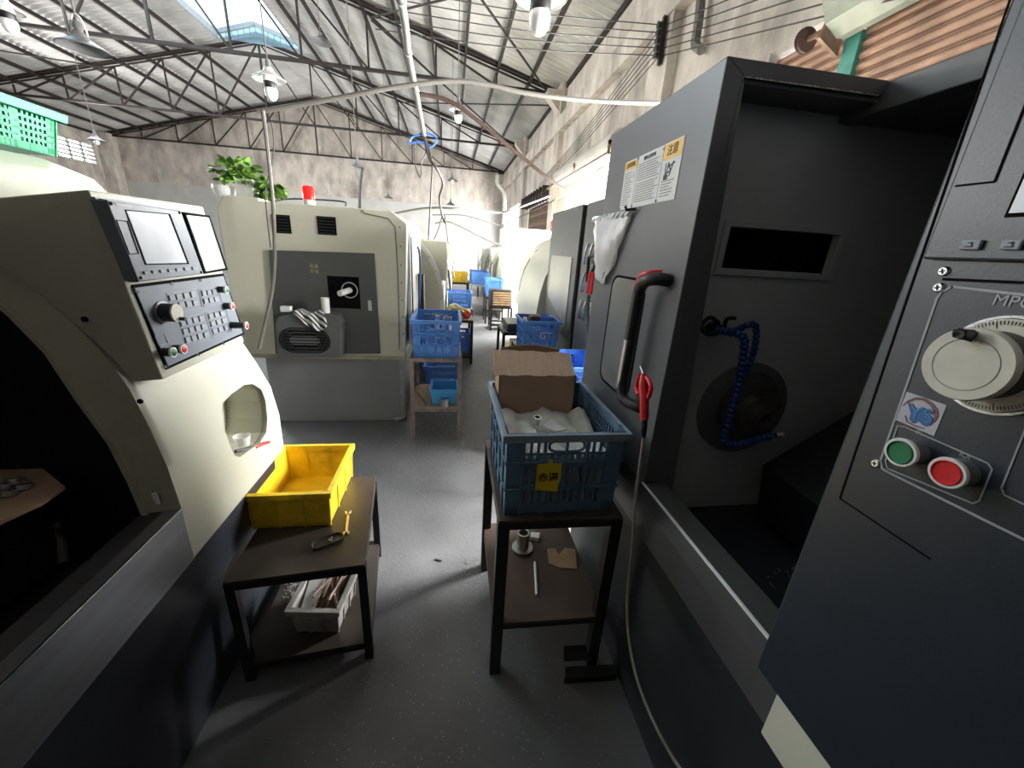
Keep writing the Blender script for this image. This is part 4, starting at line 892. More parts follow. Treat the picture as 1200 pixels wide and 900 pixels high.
# ================================================================== CRATES
def crate(name, label, cat, c, w, l, h, m_, rz=0.0, style='slot', taper=.94, group=None, rim_m=None):
    t = thing(name, label, cat, c, group); o = Vector(c)
    def T(x, y, z): k = taper + (1 - taper) * z / h; return (o.x + x * k, o.y + y * k, o.z + z)
    def B(m, x0, x1, y0, y1, z0, z1):
        if x0 > x1: x0, x1 = x1, x0
        if y0 > y1: y0, y1 = y1, y0
        m.add([T(x0, y0, z0), T(x1, y0, z0), T(x1, y1, z0), T(x0, y1, z0), T(x0, y0, z1), T(x1, y0, z1), T(x1, y1, z1), T(x0, y1, z1)],
              [(0, 3, 2, 1), (4, 5, 6, 7), (0, 1, 5, 4), (1, 2, 6, 5), (2, 3, 7, 6), (3, 0, 4, 7)])
    m = MB(); X, Y = w / 2, l / 2; th = .004
    def wall(ax, sgn):
        H_ = X if ax == 'y' else Y; D = (Y if ax == 'y' else X) * sgn; D1 = D - sgn * th; D2 = D + sgn * .006
        def W(u0, u1, z0, z1, out=0):
            d0, d1 = (D1, D2) if out else (D1, D)
            if ax == 'y': B(m, u0, u1, d0, d1, z0, z1)
            else: B(m, d0, d1, u0, u1, z0, z1)
        if style == 'solid':
            W(-H_, H_, 0, h); n = max(3, round(2 * H_ / .13))
            for k in range(n + 1): u = -H_ + 2 * H_ * k / n; W(u - .004, u + .004, .0, h - .01, 1)
            W(-H_, H_, h * .80, h * .83, 1)
            return
        if style == 'hole':
            s = .017; n = int(2 * H_ / s)
            for k in range(n + 1): u = -H_ + 2 * H_ * k / n; W(u - .004, u + .004, 0, h)
            nz = int(h / s)
            for k in range(nz + 1): z = h * k / nz; W(-H_, H_, max(0, z - .004), min(h, z + .004))
            for u in (-H_ * .02, H_ - .02, -H_ + .02): W(u - .014, u + .014, 0, h)
            W(-H_, H_, h * .85, h); W(-H_, H_, 0, h * .14); return
        bands = [(0, .035), (h * .30, h * .30 + .022), (h * .58, h * .58 + .03), (h * .74, h * .74 + .008), (h * .92, h)]
        for a, b in bands: W(-H_, H_, a, b)
        for a in (h * .30 + .005, h * .58 + .02, h * .9): W(-H_ - .004, H_ + .004, a, a + .006, 1)
        W(-H_, -H_ + .055, 0, h); W(H_ - .055, H_, 0, h)
        n = int((2 * H_ - .11) / .022)
        for k in range(n + 1):
            u = -H_ + .055 + (2 * H_ - .11) * k / n; wide = .0045 if True else .003
            W(u - wide, u + wide, 0, h * .58)
            W(u - wide, u + wide, h * .58, h * .76)
            if ax == 'x' or abs(u) > .062: W(u - wide, u + wide, h * .74, h * .95)
        if ax == 'y':
            pts = [T(.058 * math.copysign(abs(math.cos(a)) ** .5, math.cos(a)), D + sgn * .001, h * .85 + .020 * math.copysign(abs(math.sin(a)) ** .8, math.sin(a))) for a in [2 * math.pi * k / 24 for k in range(25)]]
            m.tube(pts, .005, 6, cap=False)
        nb = 4
        for k in range(nb + 1): u = -H_ + .05 + (2 * H_ - .1) * k / nb; W(u - .004, u + .004, 0, h, 1)
        for k in range(0, n, 2):
            u = -H_ + .055 + (2 * H_ - .11) * (k + .5) / n; W(u - .012, u + .012, .035, h * .16)
    for a, s_ in (('y', 1), ('y', -1), ('x', 1), ('x', -1)): wall(a, s_)
    B(m, -X, X, -Y, Y, 0, .006); m.build('crate_body', m_, t)
    r = MB(); rw = .014 if style != 'hole' else .02
    B(r, -X - rw, X + rw, -Y - rw, -Y, h - .008, h); B(r, -X - rw, X + rw, Y, Y + rw, h - .008, h); B(r, -X - rw, -X, -Y, Y, h - .008, h); B(r, X, X + rw, -Y, Y, h - .008, h)
    for s_ in (-1, 1): B(r, -X - rw, X + rw, s_ * (Y + rw) - .0015, s_ * (Y + rw) + .0015, h - .026, h); B(r, s_ * (X + rw) - .0015, s_ * (X + rw) + .0015, -Y - rw, Y + rw, h - .026, h)
    r.build('rim', rim_m or m_, t, bevel=.002)
    t.rotation_euler[2] = rz
    return t
yc = crate('plastic_crate', 'shallow dirty yellow plastic crate on the low table by the cream lathe', 'crate', (-.605, 1.525, .471), .29, .37, .165, crate_y, style='solid')

bc = crate('plastic_crate', 'slate blue slotted crate with cardboard inside, on the tall table at front right', 'crate', (.367, 1.277, .721), .385, .475, .300, crate_d, taper=.97, rim_m=mat('dusty_slate_rim', (.20, .27, .34), .5, var=.12))
m = MB(); m.tube(smoothpath([(.315, 1.035 - .008, .985), (.320, 1.027, .997), (.345, 1.027, 1.0), (.395, 1.027, 1.0), (.418, 1.027, .996), (.423, 1.027, .985), (.418, 1.027, .977), (.395, 1.027, .974), (.345, 1.027, .974), (.320, 1.027, .977), (.315, 1.027, .985)], 3), .004, 6)

tagm = mat('yellow_note_paper', (0.60, 0.47, 0.01), 0.6, var=.05)
nt_ = thing('paper_note', 'yellow paper note with black handwriting stuck on the slate blue crate', 'note', (.31, 1.028, .815))
P = [PX(630, 544, y=1.026), PX(659, 543, y=1.026), PX(653, 576, y=1.022), PX(627, 574, y=1.022)]
MB().prism(P, (0, -.001, 0)).build('paper', tagm, nt_)
MB().prism([PX(643, 538, y=1.024), PX(647, 538, y=1.024), PX(648, 547, y=1.024), PX(643, 547, y=1.024)], (0, -.001, 0)).build('tape', tagm, nt_)
text('handwriting', '赤谌', .034, PX(642.5, 560, y=1.0225), (1, 0, .02), (.15, 0, 1), ink, nt_, bold=.02)
# cardboard box in the crate
cbx = thing('cardboard_box', 'open brown cardboard box with a pale torn flap standing in the slate blue crate', 'box', (.35, 1.42, .80))
m = MB(); fy = 1.375
A, B_, C_, D_ = PX(584, 421, y=fy), PX(672, 439, y=fy), PX(674, 489, y=fy), PX(592, 488, y=fy)
A.z = B_.z = (A.z + B_.z) / 2; C_.z = D_.z = .80; A.x = D_.x = .185; B_.x = C_.x = .49; A.z = B_.z = 1.10
m.prism([A, B_, C_, D_], (0, .004, 0)).box(.185, .49, 1.49, 1.494, .8, 1.12).box(.185, .189, fy, 1.49, .8, 1.10).box(.486, .49, fy, 1.49, .8, 1.10).box(.185, .49, fy, 1.49, .80, .804)
m.build('box_wall', card, cbx)
m = MB(); rows = []; random.seed(9)
for i in range(5):
    v = i / 4; rows.append([Vector((.168 + .32 * u / 12 + (.006 * math.sin(u * 2) if 1 else 0), fy - .004 + .10 * v, 1.100 + .075 * v + .0025 * math.sin(u * 1.7 + i) - .010 * (u / 12) * v)) for u in range(13)])
vs = [p for r_ in rows for p in r_]; fs = [(i * 13 + j, i * 13 + j + 1, (i + 1) * 13 + j + 1, (i + 1) * 13 + j) for i in range(4) for j in range(12)]
o = m.add(vs, fs).build('torn_flap', cardl, cbx); sm = o.modifiers.new('t', 'SOLIDIFY'); sm.thickness = .005
m = MB(); P = [Vector((.20 + .24 * k / 8, fy + .10 + .02 * math.sin(math.pi * k / 8), 1.168 + .010 * math.sin(math.pi * k / 8))) for k in range(9)]
for a, b in zip(P, P[1:]): m.bar(a, b, .003, .03, up=(0, -.4, 1))
m.build('back_flap', card, cbx)
# cloth over the parts in the crate
random.seed(2); m = MB(); nx, ny = 16, 14; vs = []
for i in range(ny + 1):
    for j in range(nx + 1):
        x = .195 + .335 * j / nx; y = 1.07 + .30 * i / ny
        vs.append((x, y, .925 + .03 * i / ny + .012 * math.sin(x * 40 + y * 18) + .006 * math.sin(x * 90) + random.uniform(-.002, .002)))
fs = [(i * (nx + 1) + j, i * (nx + 1) + j + 1, (i + 1) * (nx + 1) + j + 1, (i + 1) * (nx + 1) + j) for i in range(ny) for j in range(nx)]
o = m.add(vs, fs).build('work_cloth', cloth, smooth=True); tag(o, 'crumpled grey cloth lying over the parts in the slate blue crate', 'cloth'); sm = o.modifiers.new('t', 'SOLIDIFY'); sm.thickness = .003
q = PX(628, 494, z=.965)
tag(MB().lathe([(.013, 0), (.015, 0), (.015, .028), (.009, .028), (.009, 0)], q + Vector((0, 0, -.005)), (0.1, -.3, 1), 20).build('machined_bush', chrome, smooth=True), 'small bright machined bush lying on the cloth in the slate crate', 'machined part')
tag(MB().prism([PX(636, 499, z=.97), PX(646, 492, z=.97), PX(664, 504, z=.965), PX(650, 506, z=.965)], (0, 0, .004)).build('folded_wrapper', plastic_clear), 'folded clear wrapper beside the machined bush on the cloth', 'wrapper')
# machined parts packed behind the slots of the crate
random.seed(21); first = None
for row in range(3):
    for k in range(13):
        x = .205 + k * .0268; z = .735 + row * .065
        if row < 2 and random.random() < .35: continue
        if first is None:
            first = MB().lathe([(.0, 0), (.0115, 0), (.0115, .05), (.006, .05), (.006, .03), (0, .03)], (0, 0, 0), (0, 0, 1), 16).build('machined_sleeve', mat('pale_aluminium', (.70, .70, .70), .3, metal=.6), smooth=True, org=(0, 0, 0)); o = first
            tag(o, 'small pale metal sleeve packed behind the slots of the slate blue crate', 'machined part', 'metal sleeves packed in the slate crate')
        else: o = first.copy(); C.objects.link(o)
        o.location = (x, 1.062 + random.uniform(0, .006), z + .03)
m = MB().box(.19, .54, 1.078, 1.36, .73, .90); tag(m.build('packed_sleeves', mat('pale_aluminium', (0, 0, 0))), 'mass of metal sleeves filling the slate blue crate under the cloth', 'machined parts', kind='stuff')

# things on the left table
wr_ = thing('spanner', 'small steel open-ended spanner on the low table', 'spanner', PX(407, 612, z=.471))
a, b = PX(408, 603, z=.474), PX(406, 624, z=.474); d = (b - a).normalized(); nn = Vector((-d.y, d.x, 0))
m = MB().bar(a, b, .010, .005)
for e, s_ in ((a, -1), (b, 1)):
    for t_ in (-1, 1): m.prism([e - d * s_ * .004 + nn * t_ * .003 * 0, e + nn * t_ * .011, e + d * s_ * .018 + nn * t_ * .013, e + d * s_ * .018 + nn * t_ * .006, e + d * s_ * .007 + nn * t_ * .004], (0, 0, .006))
m.build('spanner_body', mat('brassy_steel', (.6, .52, .36), .35, metal=.8), wr_, bevel=.001)
dish = thing('parts_dish', 'small dark oval dish with a bolt in it on the low table', 'dish', PX(384, 636, z=.471))
ctr = PX(384, 636, z=.471); ax_ = (PX(403, 628, z=.471) - PX(365, 643, z=.471)); L_ = ax_.length / 2; ax_.normalize(); bx_ = Vector((-ax_.y, ax_.x, 0))
def oval(k, z):
    out = []
    for i in range(28):
        a = 2 * math.pi * i / 28; ca, sa = math.cos(a), math.sin(a)
        out.append(ctr + ax_ * (L_ * k * math.copysign(abs(ca) ** .6, ca)) + bx_ * (.026 * k * math.copysign(abs(sa) ** .6, sa)) + Vector((0, 0, z)))
    return out
O = [oval(.9, 0), oval(1.0, .014), oval(.93, .014), oval(.84, .003)]; vs = sum(O, []); fs = [(r_ * 28 + i, r_ * 28 + (i + 1) % 28, (r_ + 1) * 28 + (i + 1) % 28, (r_ + 1) * 28 + i) for r_ in range(3) for i in range(28)] + [tuple(range(28)), tuple(range(84, 112))]
MB().add(vs, fs).build('dish_body', mat('brown_oily_dish', (.06, .05, .04), .4), dish, smooth=True)
tag(MB().lathe([(.007, 0), (.008, .006), (.004, .006), (.004, .016), (0, .016)], PX(387, 634, z=.477), (.4, .1, 1), 6).build('bolt', chrome), 'small shiny bolt in the dark dish on the low table', 'bolt')
# basket of rods under the table
q = PX(378, 722, z=.09); q = Vector((-.495, 1.285, .086))
crate('small_basket', 'dirty white ribbed plastic basket of metal rods under the low table', 'basket', q, .175, .20, .135, crate_w, rz=-.12, style='solid', taper=.86)
random.seed(4); rod0 = None
for k in range(22):
    a = random.uniform(-.5, .5) + math.pi / 2; L_ = random.uniform(.055, .082); cx, cy = q.x + random.uniform(-.02, .045), q.y + random.uniform(-.02, .03); z = q.z + .06 + k * .0032
    dz = random.uniform(-.005, .025)
    v = Vector((math.cos(a) * L_, math.sin(a) * L_, dz))
    tag(MB().tube([Vector((cx, cy, z)) - v, Vector((cx, cy, z)) + v], .0048, 8).build('metal_rod', mat('coppery_rod', (.50, .38, .30), .35, metal=.7, var=.2), smooth=True), 'short coppery metal rod lying in the white basket under the low table', 'rod', 'metal rods in the white basket')
tag(MB().prism([q + Vector((-.075, -.085, .08)), q + Vector((-.02, -.09, .09)), q + Vector((-.01, .08, .135)), q + Vector((-.07, .085, .14))], (0, 0, .006)).build('foam_sheet', white), 'white sheet lying in the rod basket under the low table', 'sheet')
m = MB(); random.seed(8)
for i in range(260):
    x, y = random.uniform(-.70, -.56), random.uniform(1.36, 1.60); L_ = random.uniform(.004, .016); b = random.random() * 6.28; z = .09 + random.random() * .03
    m.bar((x, y, z), (x + L_ * math.cos(b), y + L_ * math.sin(b), z + random.uniform(-.002, .006)), .0028, .0015)
tag(m.build('swarf', metchip), 'bright metal chips heaped at the back of the lower shelf behind the white basket', 'metal chips', kind='stuff')

# things on the right table's shelf
z0 = .2625
fl = thing('machined_flange', 'round shiny metal flange standing on the brown shelf under the tall table', 'flange', PX(612, 645, z=z0))
q = PX(612, 643, z=z0)
MB().lathe([(.0, 0), (.048, 0), (.048, .012), (.028, .014), (.028, .09), (.020, .09), (.02, .05), (0, .05)], q, (0, 0, 1), 32).build('flange_body', steel, fl, smooth=True)
tag(MB().prism([PX(621, 633, z=z0), PX(631, 635, z=z0), PX(633, 628, z=z0), PX(622, 627, z=z0)], (0, 0, .02)).build('white_block', white, bevel=.002), 'small white block behind the shiny flange on the brown shelf', 'block')
tag(MB().tube([PX(627, 659, z=z0 + .006), PX(629, 697, z=z0 + .006)], .0062, 12).build('white_rod', white, smooth=True), 'short white plastic rod lying on the brown shelf', 'rod')
tag(MB().prism([PX(641, 644, z=z0 + .012), PX(650, 643, z=z0 + .01), PX(655, 650, z=z0 + .006), PX(662, 643, z=z0 + .014), PX(674, 644, z=z0 + .012), PX(676, 667, z=z0), PX(657, 666, z=z0), PX(643, 661, z=z0)], (0, 0, .004)).build('cardboard_scrap', mat('scrap_card', (.36, .23, .13), .8, var=.15)), 'torn piece of brown cardboard lying on the shelf under the tall table', 'cardboard')
# block on floor
fb = thing('foot_pedal', 'low black metal foot pedal on the floor behind the front leg of the tall table', 'pedal', PX(690, 780, z=0))
P = [PX(660, 802, z=0), PX(722, 798, z=0), PX(718, 785, z=0), PX(661, 788, z=0)]
MB().prism(P, (0, 0, .035)).build('pedal_base', black, fb, bevel=.004)
P = [PX(660, 776, z=.05), PX(694, 774, z=.05), PX(692, 756, z=.06), PX(660, 758, z=.06)]
MB().prism(P, (0, 0, .008)).build('pedal_plate', mat('worn_black_steel', (.03, .03, .032), .35, metal=.4), fb, bevel=.003)

# ================================================================== RACK IN THE AISLE
rk_ = thing('steel_rack', 'rusty angle-iron rack holding a blue crate beside the cream machine', 'rack', (-.11, 3.25, 0))
rackm = mat('rack_worn_steel', (.24, .195, .175), .6, metal=.2, var=.3, scale=15)
RX0, RX1, RY0, RY1 = -.312, .093, 2.99, 3.58
for x in (RX0 + .012, RX1 - .012):
    for y in (RY0 + .012, RY1 - .012): MB().box(x - .015, x + .015, y - .015, y + .015, 0, .70).build('leg', rackm, rk_)
m = MB().box(RX0, RX1, RY0, RY0 + .03, .67, .70).box(RX0, RX1, RY1 - .03, RY1, .67, .70).box(RX0, RX0 + .03, RY0, RY1, .67, .70).box(RX1 - .03, RX1, RY0, RY1, .67, .70); m.build('top_frame', rackm, rk_)
m = MB().box(RX0, RX1, RY0, RY0 + .02, .245, .27).box(RX0, RX1, RY1 - .02, RY1, .245, .27).box(RX0, RX0 + .02, RY0, RY1, .245, .27).box(RX1 - .02, RX1, RY0, RY1, .245, .27); m.build('shelf_frame', rackm, rk_)
m = MB()
for k in range(4): w_ = (RX1 - RX0) / 4; m.box(RX0 + w_ * k + .002, RX0 + w_ * (k + 1) - .002, RY0 + .005, RY1 - .01, .27, .282)
m.build('shelf_boards', mat('pale_grimy_board', (.33, .24, .18), .8, var=.2, scale=8, stretch=(8, 1, 1)), rk_)
crate('plastic_crate', 'blue slotted crate on the rusty rack beside the cream machine', 'crate', (-.108, 3.275, .701), .365, .54, .30, crate_b, taper=.95)
crate('parts_bin', 'small bright light blue bin on the shelf of the rusty rack', 'bin', (-.045, 3.16, .283), .21, .24, .14, crate_l, style='solid', taper=.9)
q = PX(521, 475, z=.283)
tag(MB().lathe([(.032, 0), (.042, 0), (.042, .065), (.030, .065), (.030, .0)], q, (0, 0, 1), 28).build('metal_ring', steel, smooth=True), 'thick shiny metal ring standing before the light blue bin', 'ring')
tag(MB().tube([PX(485, 455, z=.30), PX(500, 474, z=.30)], .009, 8).build('tube_offcut', rust, smooth=True), 'short tube lying across the left side of the rack shelf', 'tube')
crate('plastic_crate', 'blue crate on the floor seen through the rusty rack', 'crate', (-.08, 4.35, .0), .38, .5, .30, crate_b)
# metal chips scattered over the floor
random.seed(12); m = MB()
def chips(n, x0, x1, y0, y1, s=1.0, r_=None):
    for i in range(n):
        x, y = (random.uniform(x0, x1), random.uniform(y0, y1)) if not r_ else (random.gauss(x0, x1), random.gauss(y0, y1))
        L_ = random.uniform(.002, .008) * s; b = random.random() * 6.28
        m.bar((x, y, .0012), (x + L_ * math.cos(b), y + L_ * math.sin(b), .0012 + random.uniform(0, .001)), .0022 * s, .0012)
chips(700, -.45, .35, .75, 2.6, .7); chips(550, -.12, .20, 2.98, .22, 1.25, 1); chips(250, -.7, .3, 2.55, .3, 1.3, 1); chips(200, .12, .05, 1.52, .07, .9, 1); chips(260, -.3, .8, 3.2, 6, 1.6); chips(200, -.6, .6, .5, 1.3, .6)
tag(m.build('floor_swarf', metchip), 'tiny bright metal chips scattered over the dark concrete floor of the aisle', 'metal chips', kind='stuff')
tag(MB().bar(PX(510, 655, z=.004), PX(518, 657, z=.004), .008, .004).build('metal_offcut', mat('dark_chip', (.06, .06, .06), .5)), 'small dark offcut lying alone on the open floor of the aisle', 'offcut')

# ================================================================== CREAM MACHINE FACING THE CAMERA
YM = 3.3
mc = thing('cnc_machine', 'cream machine with dark grey end panel facing the camera, red beacon and plant on top', 'machine', (-1.0, 4.1, 0))
P = [(-1.66, .615), (-1.66, 1.70), (-1.60, 1.795), (-1.37, 1.795), (-1.37, 1.775), (-.45, 1.775), (-.335, 1.69), (-.385, .615)]
m = MB().prism([(a, YM, b) for a, b in P], (0, 1.55, 0)); cb_ = m.build('cabinet', cream_b, mc, bevel=.006)
m = MB()
Q = [(424, 197), (424, 246), (427, 250), (455, 256), (463, 266), (465, 300), (467, 340), (468, 410)]
P_ = [PX(a, b, y=YM - .002) for a, b in Q[1:]]
for a, b in zip(P_, P_[1:]): m.bar(a, b, .006, .003, up=(0, 1, 0))
for k in range(8):
    a = P_[-1].lerp(P_[3], k / 7); m.lathe([(.006, 0), (.006, .004), (0, .004)], a + Vector((.035, 0, 0)), (0, -1, 0), 8)
m.build('panel_seam', mat('seam_grey', (.12, .12, .10), .6), cb_)
gp = MB().prism([PX(316, 293, y=YM), PX(439, 297, y=YM), PX(446, 414, y=YM), PX(324, 414, y=YM)], (0, -.02, 0)).build('end_panel', greym, mc, bevel=.003)
def YB_(m, x0, x1, z0, z1, y0, y1): return m.box(x0, x1, y0, y1, z0, z1)
a, b = PX(383, 323, y=YM - .02), PX(423, 362, y=YM - .02)
MB().box(a.x, b.x, YM - .022, YM - .018, b.z, a.z).build('spindle_opening', blackm, gp)
q = PX(410, 340, y=YM - .03)
MB().lathe([(.055, 0), (.062, 0), (.062, .012), (.055, .012), (.055, 0)], q, (0, -1, 0), 32).build('spindle_ring', steel, gp, smooth=True)
MB().tube([PX(410, 340, y=YM - .02), PX(404, 342, y=YM - .10), PX(398, 344, y=YM - .16)], .022, 16).build('spindle_tube', white, gp, smooth=True)
a, b = PX(431, 352, y=YM - .021), PX(436, 364, y=YM - .021); MB().box(a.x, b.x, YM - .025, YM - .02, b.z, a.z).build('switch_plate', paper, gp)
q = PX(368, 315, y=YM - .022); text('plate_text', '电源', .034, q + Vector((0, 0, .018)), (1, 0, 0), (0, 0, 1), mat('brass_letters', (.45, .34, .18), .5), gp, depth=.001); text('plate_text', '开关', .034, q + Vector((0, 0, -.022)), (1, 0, 0), (0, 0, 1), mat('brass_letters', (0, 0, 0)), gp, depth=.001)
for c4 in (((318, 251), (342, 274)), ((371, 253), (395, 276))):
    a, b = PX(*c4[0], y=YM), PX(*c4[1], y=YM); m = MB().box(a.x, b.x, YM - .006, YM + .0, b.z, a.z)
    v = m.build('vent', blackm, mc); m = MB()
    for k in range(6): z_ = b.z + (a.z - b.z) * (k + .5) / 6; m.box(a.x + .01, b.x - .01, YM - .009, YM - .006, z_ - .004, z_ + .004)
    m.build('vent_grille', black, v)
MB().box(-1.52, -.435, 3.36, 4.8, 0, .615).build('base', mat('base_mid_grey', (.27, .275, .28), .4, var=.08, scale=4), mc, bevel=.005)
MB().box(-1.6, -.38, 3.29, 3.36, .60, .63).build('drip_tray', mat('grimy_cream_tray', (.42, .38, .28), .5, var=.15, dirt=(.2, .12, .06), dirt_amt=.5), mc)
m = MB().box(-.44, -.40, 3.36, 3.40, 0.02, .62).tube([(-.42, 3.38, .02), (-.50, 3.35, .012)], .02, 8); m.build('side_pipe', steel, mc)
# side facing the aisle
m = MB().box(-.36, -.33, 3.45, 3.95, .70, 1.66); m.build('side_cover', white, mc, bevel=.004)
MB().box(-.333, -.327, 3.50, 3.60, .75, 1.60).build('side_slot', blackm, mc)
MB().box(-.34, -.28, 4.3, 4.5, .85, 1.25).build('junction_box', black, mc, bevel=.004)
# motor cover with fan grille
m = MB().prism([PX(322, 380, y=3.13), PX(326, 371, y=3.13), PX(334, 369, y=3.13), PX(385, 368, y=3.13), PX(395, 370, y=3.13), PX(399, 380, y=3.13), PX(399, 419, y=3.13), PX(325, 419, y=3.13)], (0, .17, 0)); mcv = m.build('motor_cover', greym, mc, bevel=.004)
m = MB(); gc = PX(357.5, 399, y=3.128)
for k in range(1, 6):
    r = .028 + k * .0155
    pts = []
    for i in range(41):
        a = 2 * math.pi * i / 40; pts.append(gc + Vector((math.copysign(.075, math.cos(a)) + r * math.cos(a), 0, r * .92 * math.sin(a))))
    m.tube(pts, .0042, 5, cap=False)
for i in range(-3, 4): m.tube([gc + Vector((-.15, 0, i * .024)), gc + Vector((.15, 0, i * .024))], .003, 5)
m.build('fan_grille', blackm, mcv)
# beacon
bk = thing('warning_beacon', 'red warning beacon on the cream machine with the plant', 'beacon', (0, 0, 0)); q = PX(363, 241, y=3.55); q.z = 1.776; bk.location = q; ORG[bk.name] = q.copy()
MB().lathe([(.045, 0), (.045, .045), (.040, .05)], q, (0, 0, 1), 24).build('beacon_base', lamp_w, bk, smooth=True)
MB().lathe([(.042, .05), (.046, .055), (.043, .135), (.035, .148), (0, .152)], q, (0, 0, 1), 24).build('red_dome', beacon_r, bk, smooth=True)
# cup, rag and small box on the motor cover
ztop = PX(385, 368, y=3.13).z
q = PX(383, 372, y=3.18); q.z = ztop + .001
tag(MB().lathe([(.026, 0), (.028, .0), (.031, .115), (.027, .115), (.025, .01), (0, .01)], q, (0, 0, 1), 24).build('paper_cup', white, smooth=True), 'upright white paper cup standing on the grey motor cover', 'cup')
q = PX(337, 370, y=3.18); q.z = ztop + .001; tag(MB().box(q.x - .035, q.x + .035, 3.15, 3.2, q.z, q.z + .04).build('small_box', white, bevel=.003), 'small white box on the left of the grey motor cover', 'box')
random.seed(6); m = MB(); vs = []; n1, n2 = 12, 10
for i in range(n1 + 1):
    for j in range(n2 + 1):
        u, v = j / n2, i / n1; px_ = 344 + 36 * u + (8 - 16 * u) * max(0, v - .5); top = v < .35
        if top: p = Vector((0, 3.20 - .08 * v / .35, ztop + .012 + .012 * math.sin(u * 9)));  p.x = PX(px_, 366, y=3.14).x
        else: p = Vector((PX(px_ + (v - .35) * 12, 380, y=3.11).x, 3.118 - .012 * math.sin(u * 14 + v), ztop + .008 - (v - .35) * .19 * (0.55 + .6 * math.sin(u * 2.8)))) 
        vs.append(p)
fs = [(i * (n2 + 1) + j, i * (n2 + 1) + j + 1, (i + 1) * (n2 + 1) + j + 1, (i + 1) * (n2 + 1) + j) for i in range(n1) for j in range(n2)]
def stripe():
    m_ = mat('striped_rag', (.5, .5, .5), .85); nt = m_.node_tree; b = nt.nodes['Principled BSDF']; tc = nt.nodes.new('ShaderNodeTexCoord'); wv = nt.nodes.new('ShaderNodeTexWave'); wv.inputs['Scale'].default_value = 14; wv.inputs['Distortion'].default_value = 2; wv.bands_direction = 'DIAGONAL'
    r = nt.nodes.new('ShaderNodeValToRGB'); r.color_ramp.elements[0].color = (.03, .03, .03, 1); r.color_ramp.elements[1].color = (.6, .6, .6, 1); r.color_ramp.elements[0].position = .4; r.color_ramp.elements[1].position = .5
    nt.links.new(tc.outputs['Object'], wv.inputs['Vector']); nt.links.new(wv.outputs['Fac'], r.inputs['Fac']); nt.links.new(r.outputs['Color'], b.inputs['Base Color']); return m_
o = m.add(vs, fs).build('striped_rag', stripe(), smooth=True); tag(o, 'black and white striped rag draped over the grey motor cover', 'rag'); sm = o.modifiers.new('t', 'SOLIDIFY'); sm.thickness = .004
# potted plant
pp = thing('potted_plant', 'leafy green pothos in a square white pot on top of the cream machine', 'plant', (0, 0, 0)); q = PX(294, 241, y=3.5); q.z = 1.797; pp.location = q; ORG[pp.name] = q.copy()
m = MB(); W_ = .062
m.prism([q + Vector((-W_ * .8, -W_ * .8, 0)), q + Vector((W_ * .8, -W_ * .8, 0)), q + Vector((W_ * .8, W_ * .8, 0)), q + Vector((-W_ * .8, W_ * .8, 0))], (0, 0, .004))
for a, b in (((-1, -1), (1, -1)), ((1, -1), (1, 1)), ((1, 1), (-1, 1)), ((-1, 1), (-1, -1))):
    p0, p1 = Vector((a[0] * W_ * .8, a[1] * W_ * .8, 0)), Vector((b[0] * W_ * .8, b[1] * W_ * .8, 0)); k_ = 1.25
    vs = [q + p0, q + p1, q + p1 * k_ + Vector((0, 0, .13)), q + p0 * k_ + Vector((0, 0, .13))]; m.add(vs + [v * 1 + (q - v) * Vector((0, 0, 0)).length for v in vs], [(0, 1, 2, 3)])
po = m.build('pot', white, pp); sm = po.modifiers.new('t', 'SOLIDIFY'); sm.thickness = .004
MB().box(q.x - W_ * .9, q.x + W_ * .9, q.y - W_ * .9, q.y + W_ * .9, q.z + .10, q.z + .11).build('soil', mat('soil', (.05, .035, .02), .9), pp)
gl = MB().lathe([(.062, 0), (.072, .02), (.075, .06), (.070, .08), (.067, .08), (.072, .06), (.069, .02), (0, .004)], q + Vector((-.17, 0, 0)), (0, 0, 1), 28).build('glass_bowl', clearcup, smooth=True); tag(gl, 'small round clear bowl beside the white plant pot', 'bowl')
random.seed(31); m = MB(); st_ = MB()
def leaf(m, p, d, s):
    d = Vector(d).normalized(); up = Vector((0, 0, 1)); sd_ = d.cross(up)
    if sd_.length < .1: sd_ = Vector((1, 0, 0))
    sd_.normalize(); nn = sd_.cross(d); a = random.uniform(-.9, .9); sd2 = sd_ * math.cos(a) + nn * math.sin(a); nn = sd2.cross(d)
    out = [(0, 0), (.12, .30), (.38, .42), (.7, .26), (1.0, 0)]
    vs = [p + d * s * t + nn * s * (-.12 * t * t) for t, w_ in out] + [p + d * s * t + sd2 * s * w_ + nn * s * (.08 - .15 * t * t) for t, w_ in out[1:4]] + [p + d * s * t - sd2 * s * w_ + nn * s * (.08 - .15 * t * t) for t, w_ in out[1:4]]
    m.add(vs, [(0, 5, 1), (1, 5, 6, 2), (2, 6, 7, 3), (3, 7, 4), (0, 1, 8), (1, 2, 9, 8), (2, 3, 10, 9), (3, 4, 10)])
for i in range(420):
    u = random.random()
    if u < .72:
        a = random.random() * 6.28; e = random.uniform(-.15, 1.25); R_ = random.uniform(.04, .165); c_ = q + Vector((-.045, 0, .12)); d = Vector((math.cos(a) * math.cos(e) * 1.1, math.sin(a) * math.cos(e) * .8, math.sin(e) * .85)); p = c_ + d * R_
    else:
        p = q + Vector((random.uniform(.06, .24), random.uniform(-.07, .06), random.uniform(.02, .11))); d = Vector((random.uniform(.0, 1), random.uniform(-.8, .3), random.uniform(-.4, .5)))
    leaf(m, p, d + Vector((0, 0, random.uniform(-.7, .2))), random.uniform(.030, .062))
    if i % 6 == 0: st_.tube([q + Vector((0, 0, .11)), (q + Vector((0, 0, .15))).lerp(p, .55) + Vector((0, 0, .02)), p], .0022, 5)
lf = m.build('foliage', leafm, pp, smooth=True); lf['kind'] = 'stuff'
st_.build('stems', mat('stem_green', (.16, .25, .06), .5), pp)
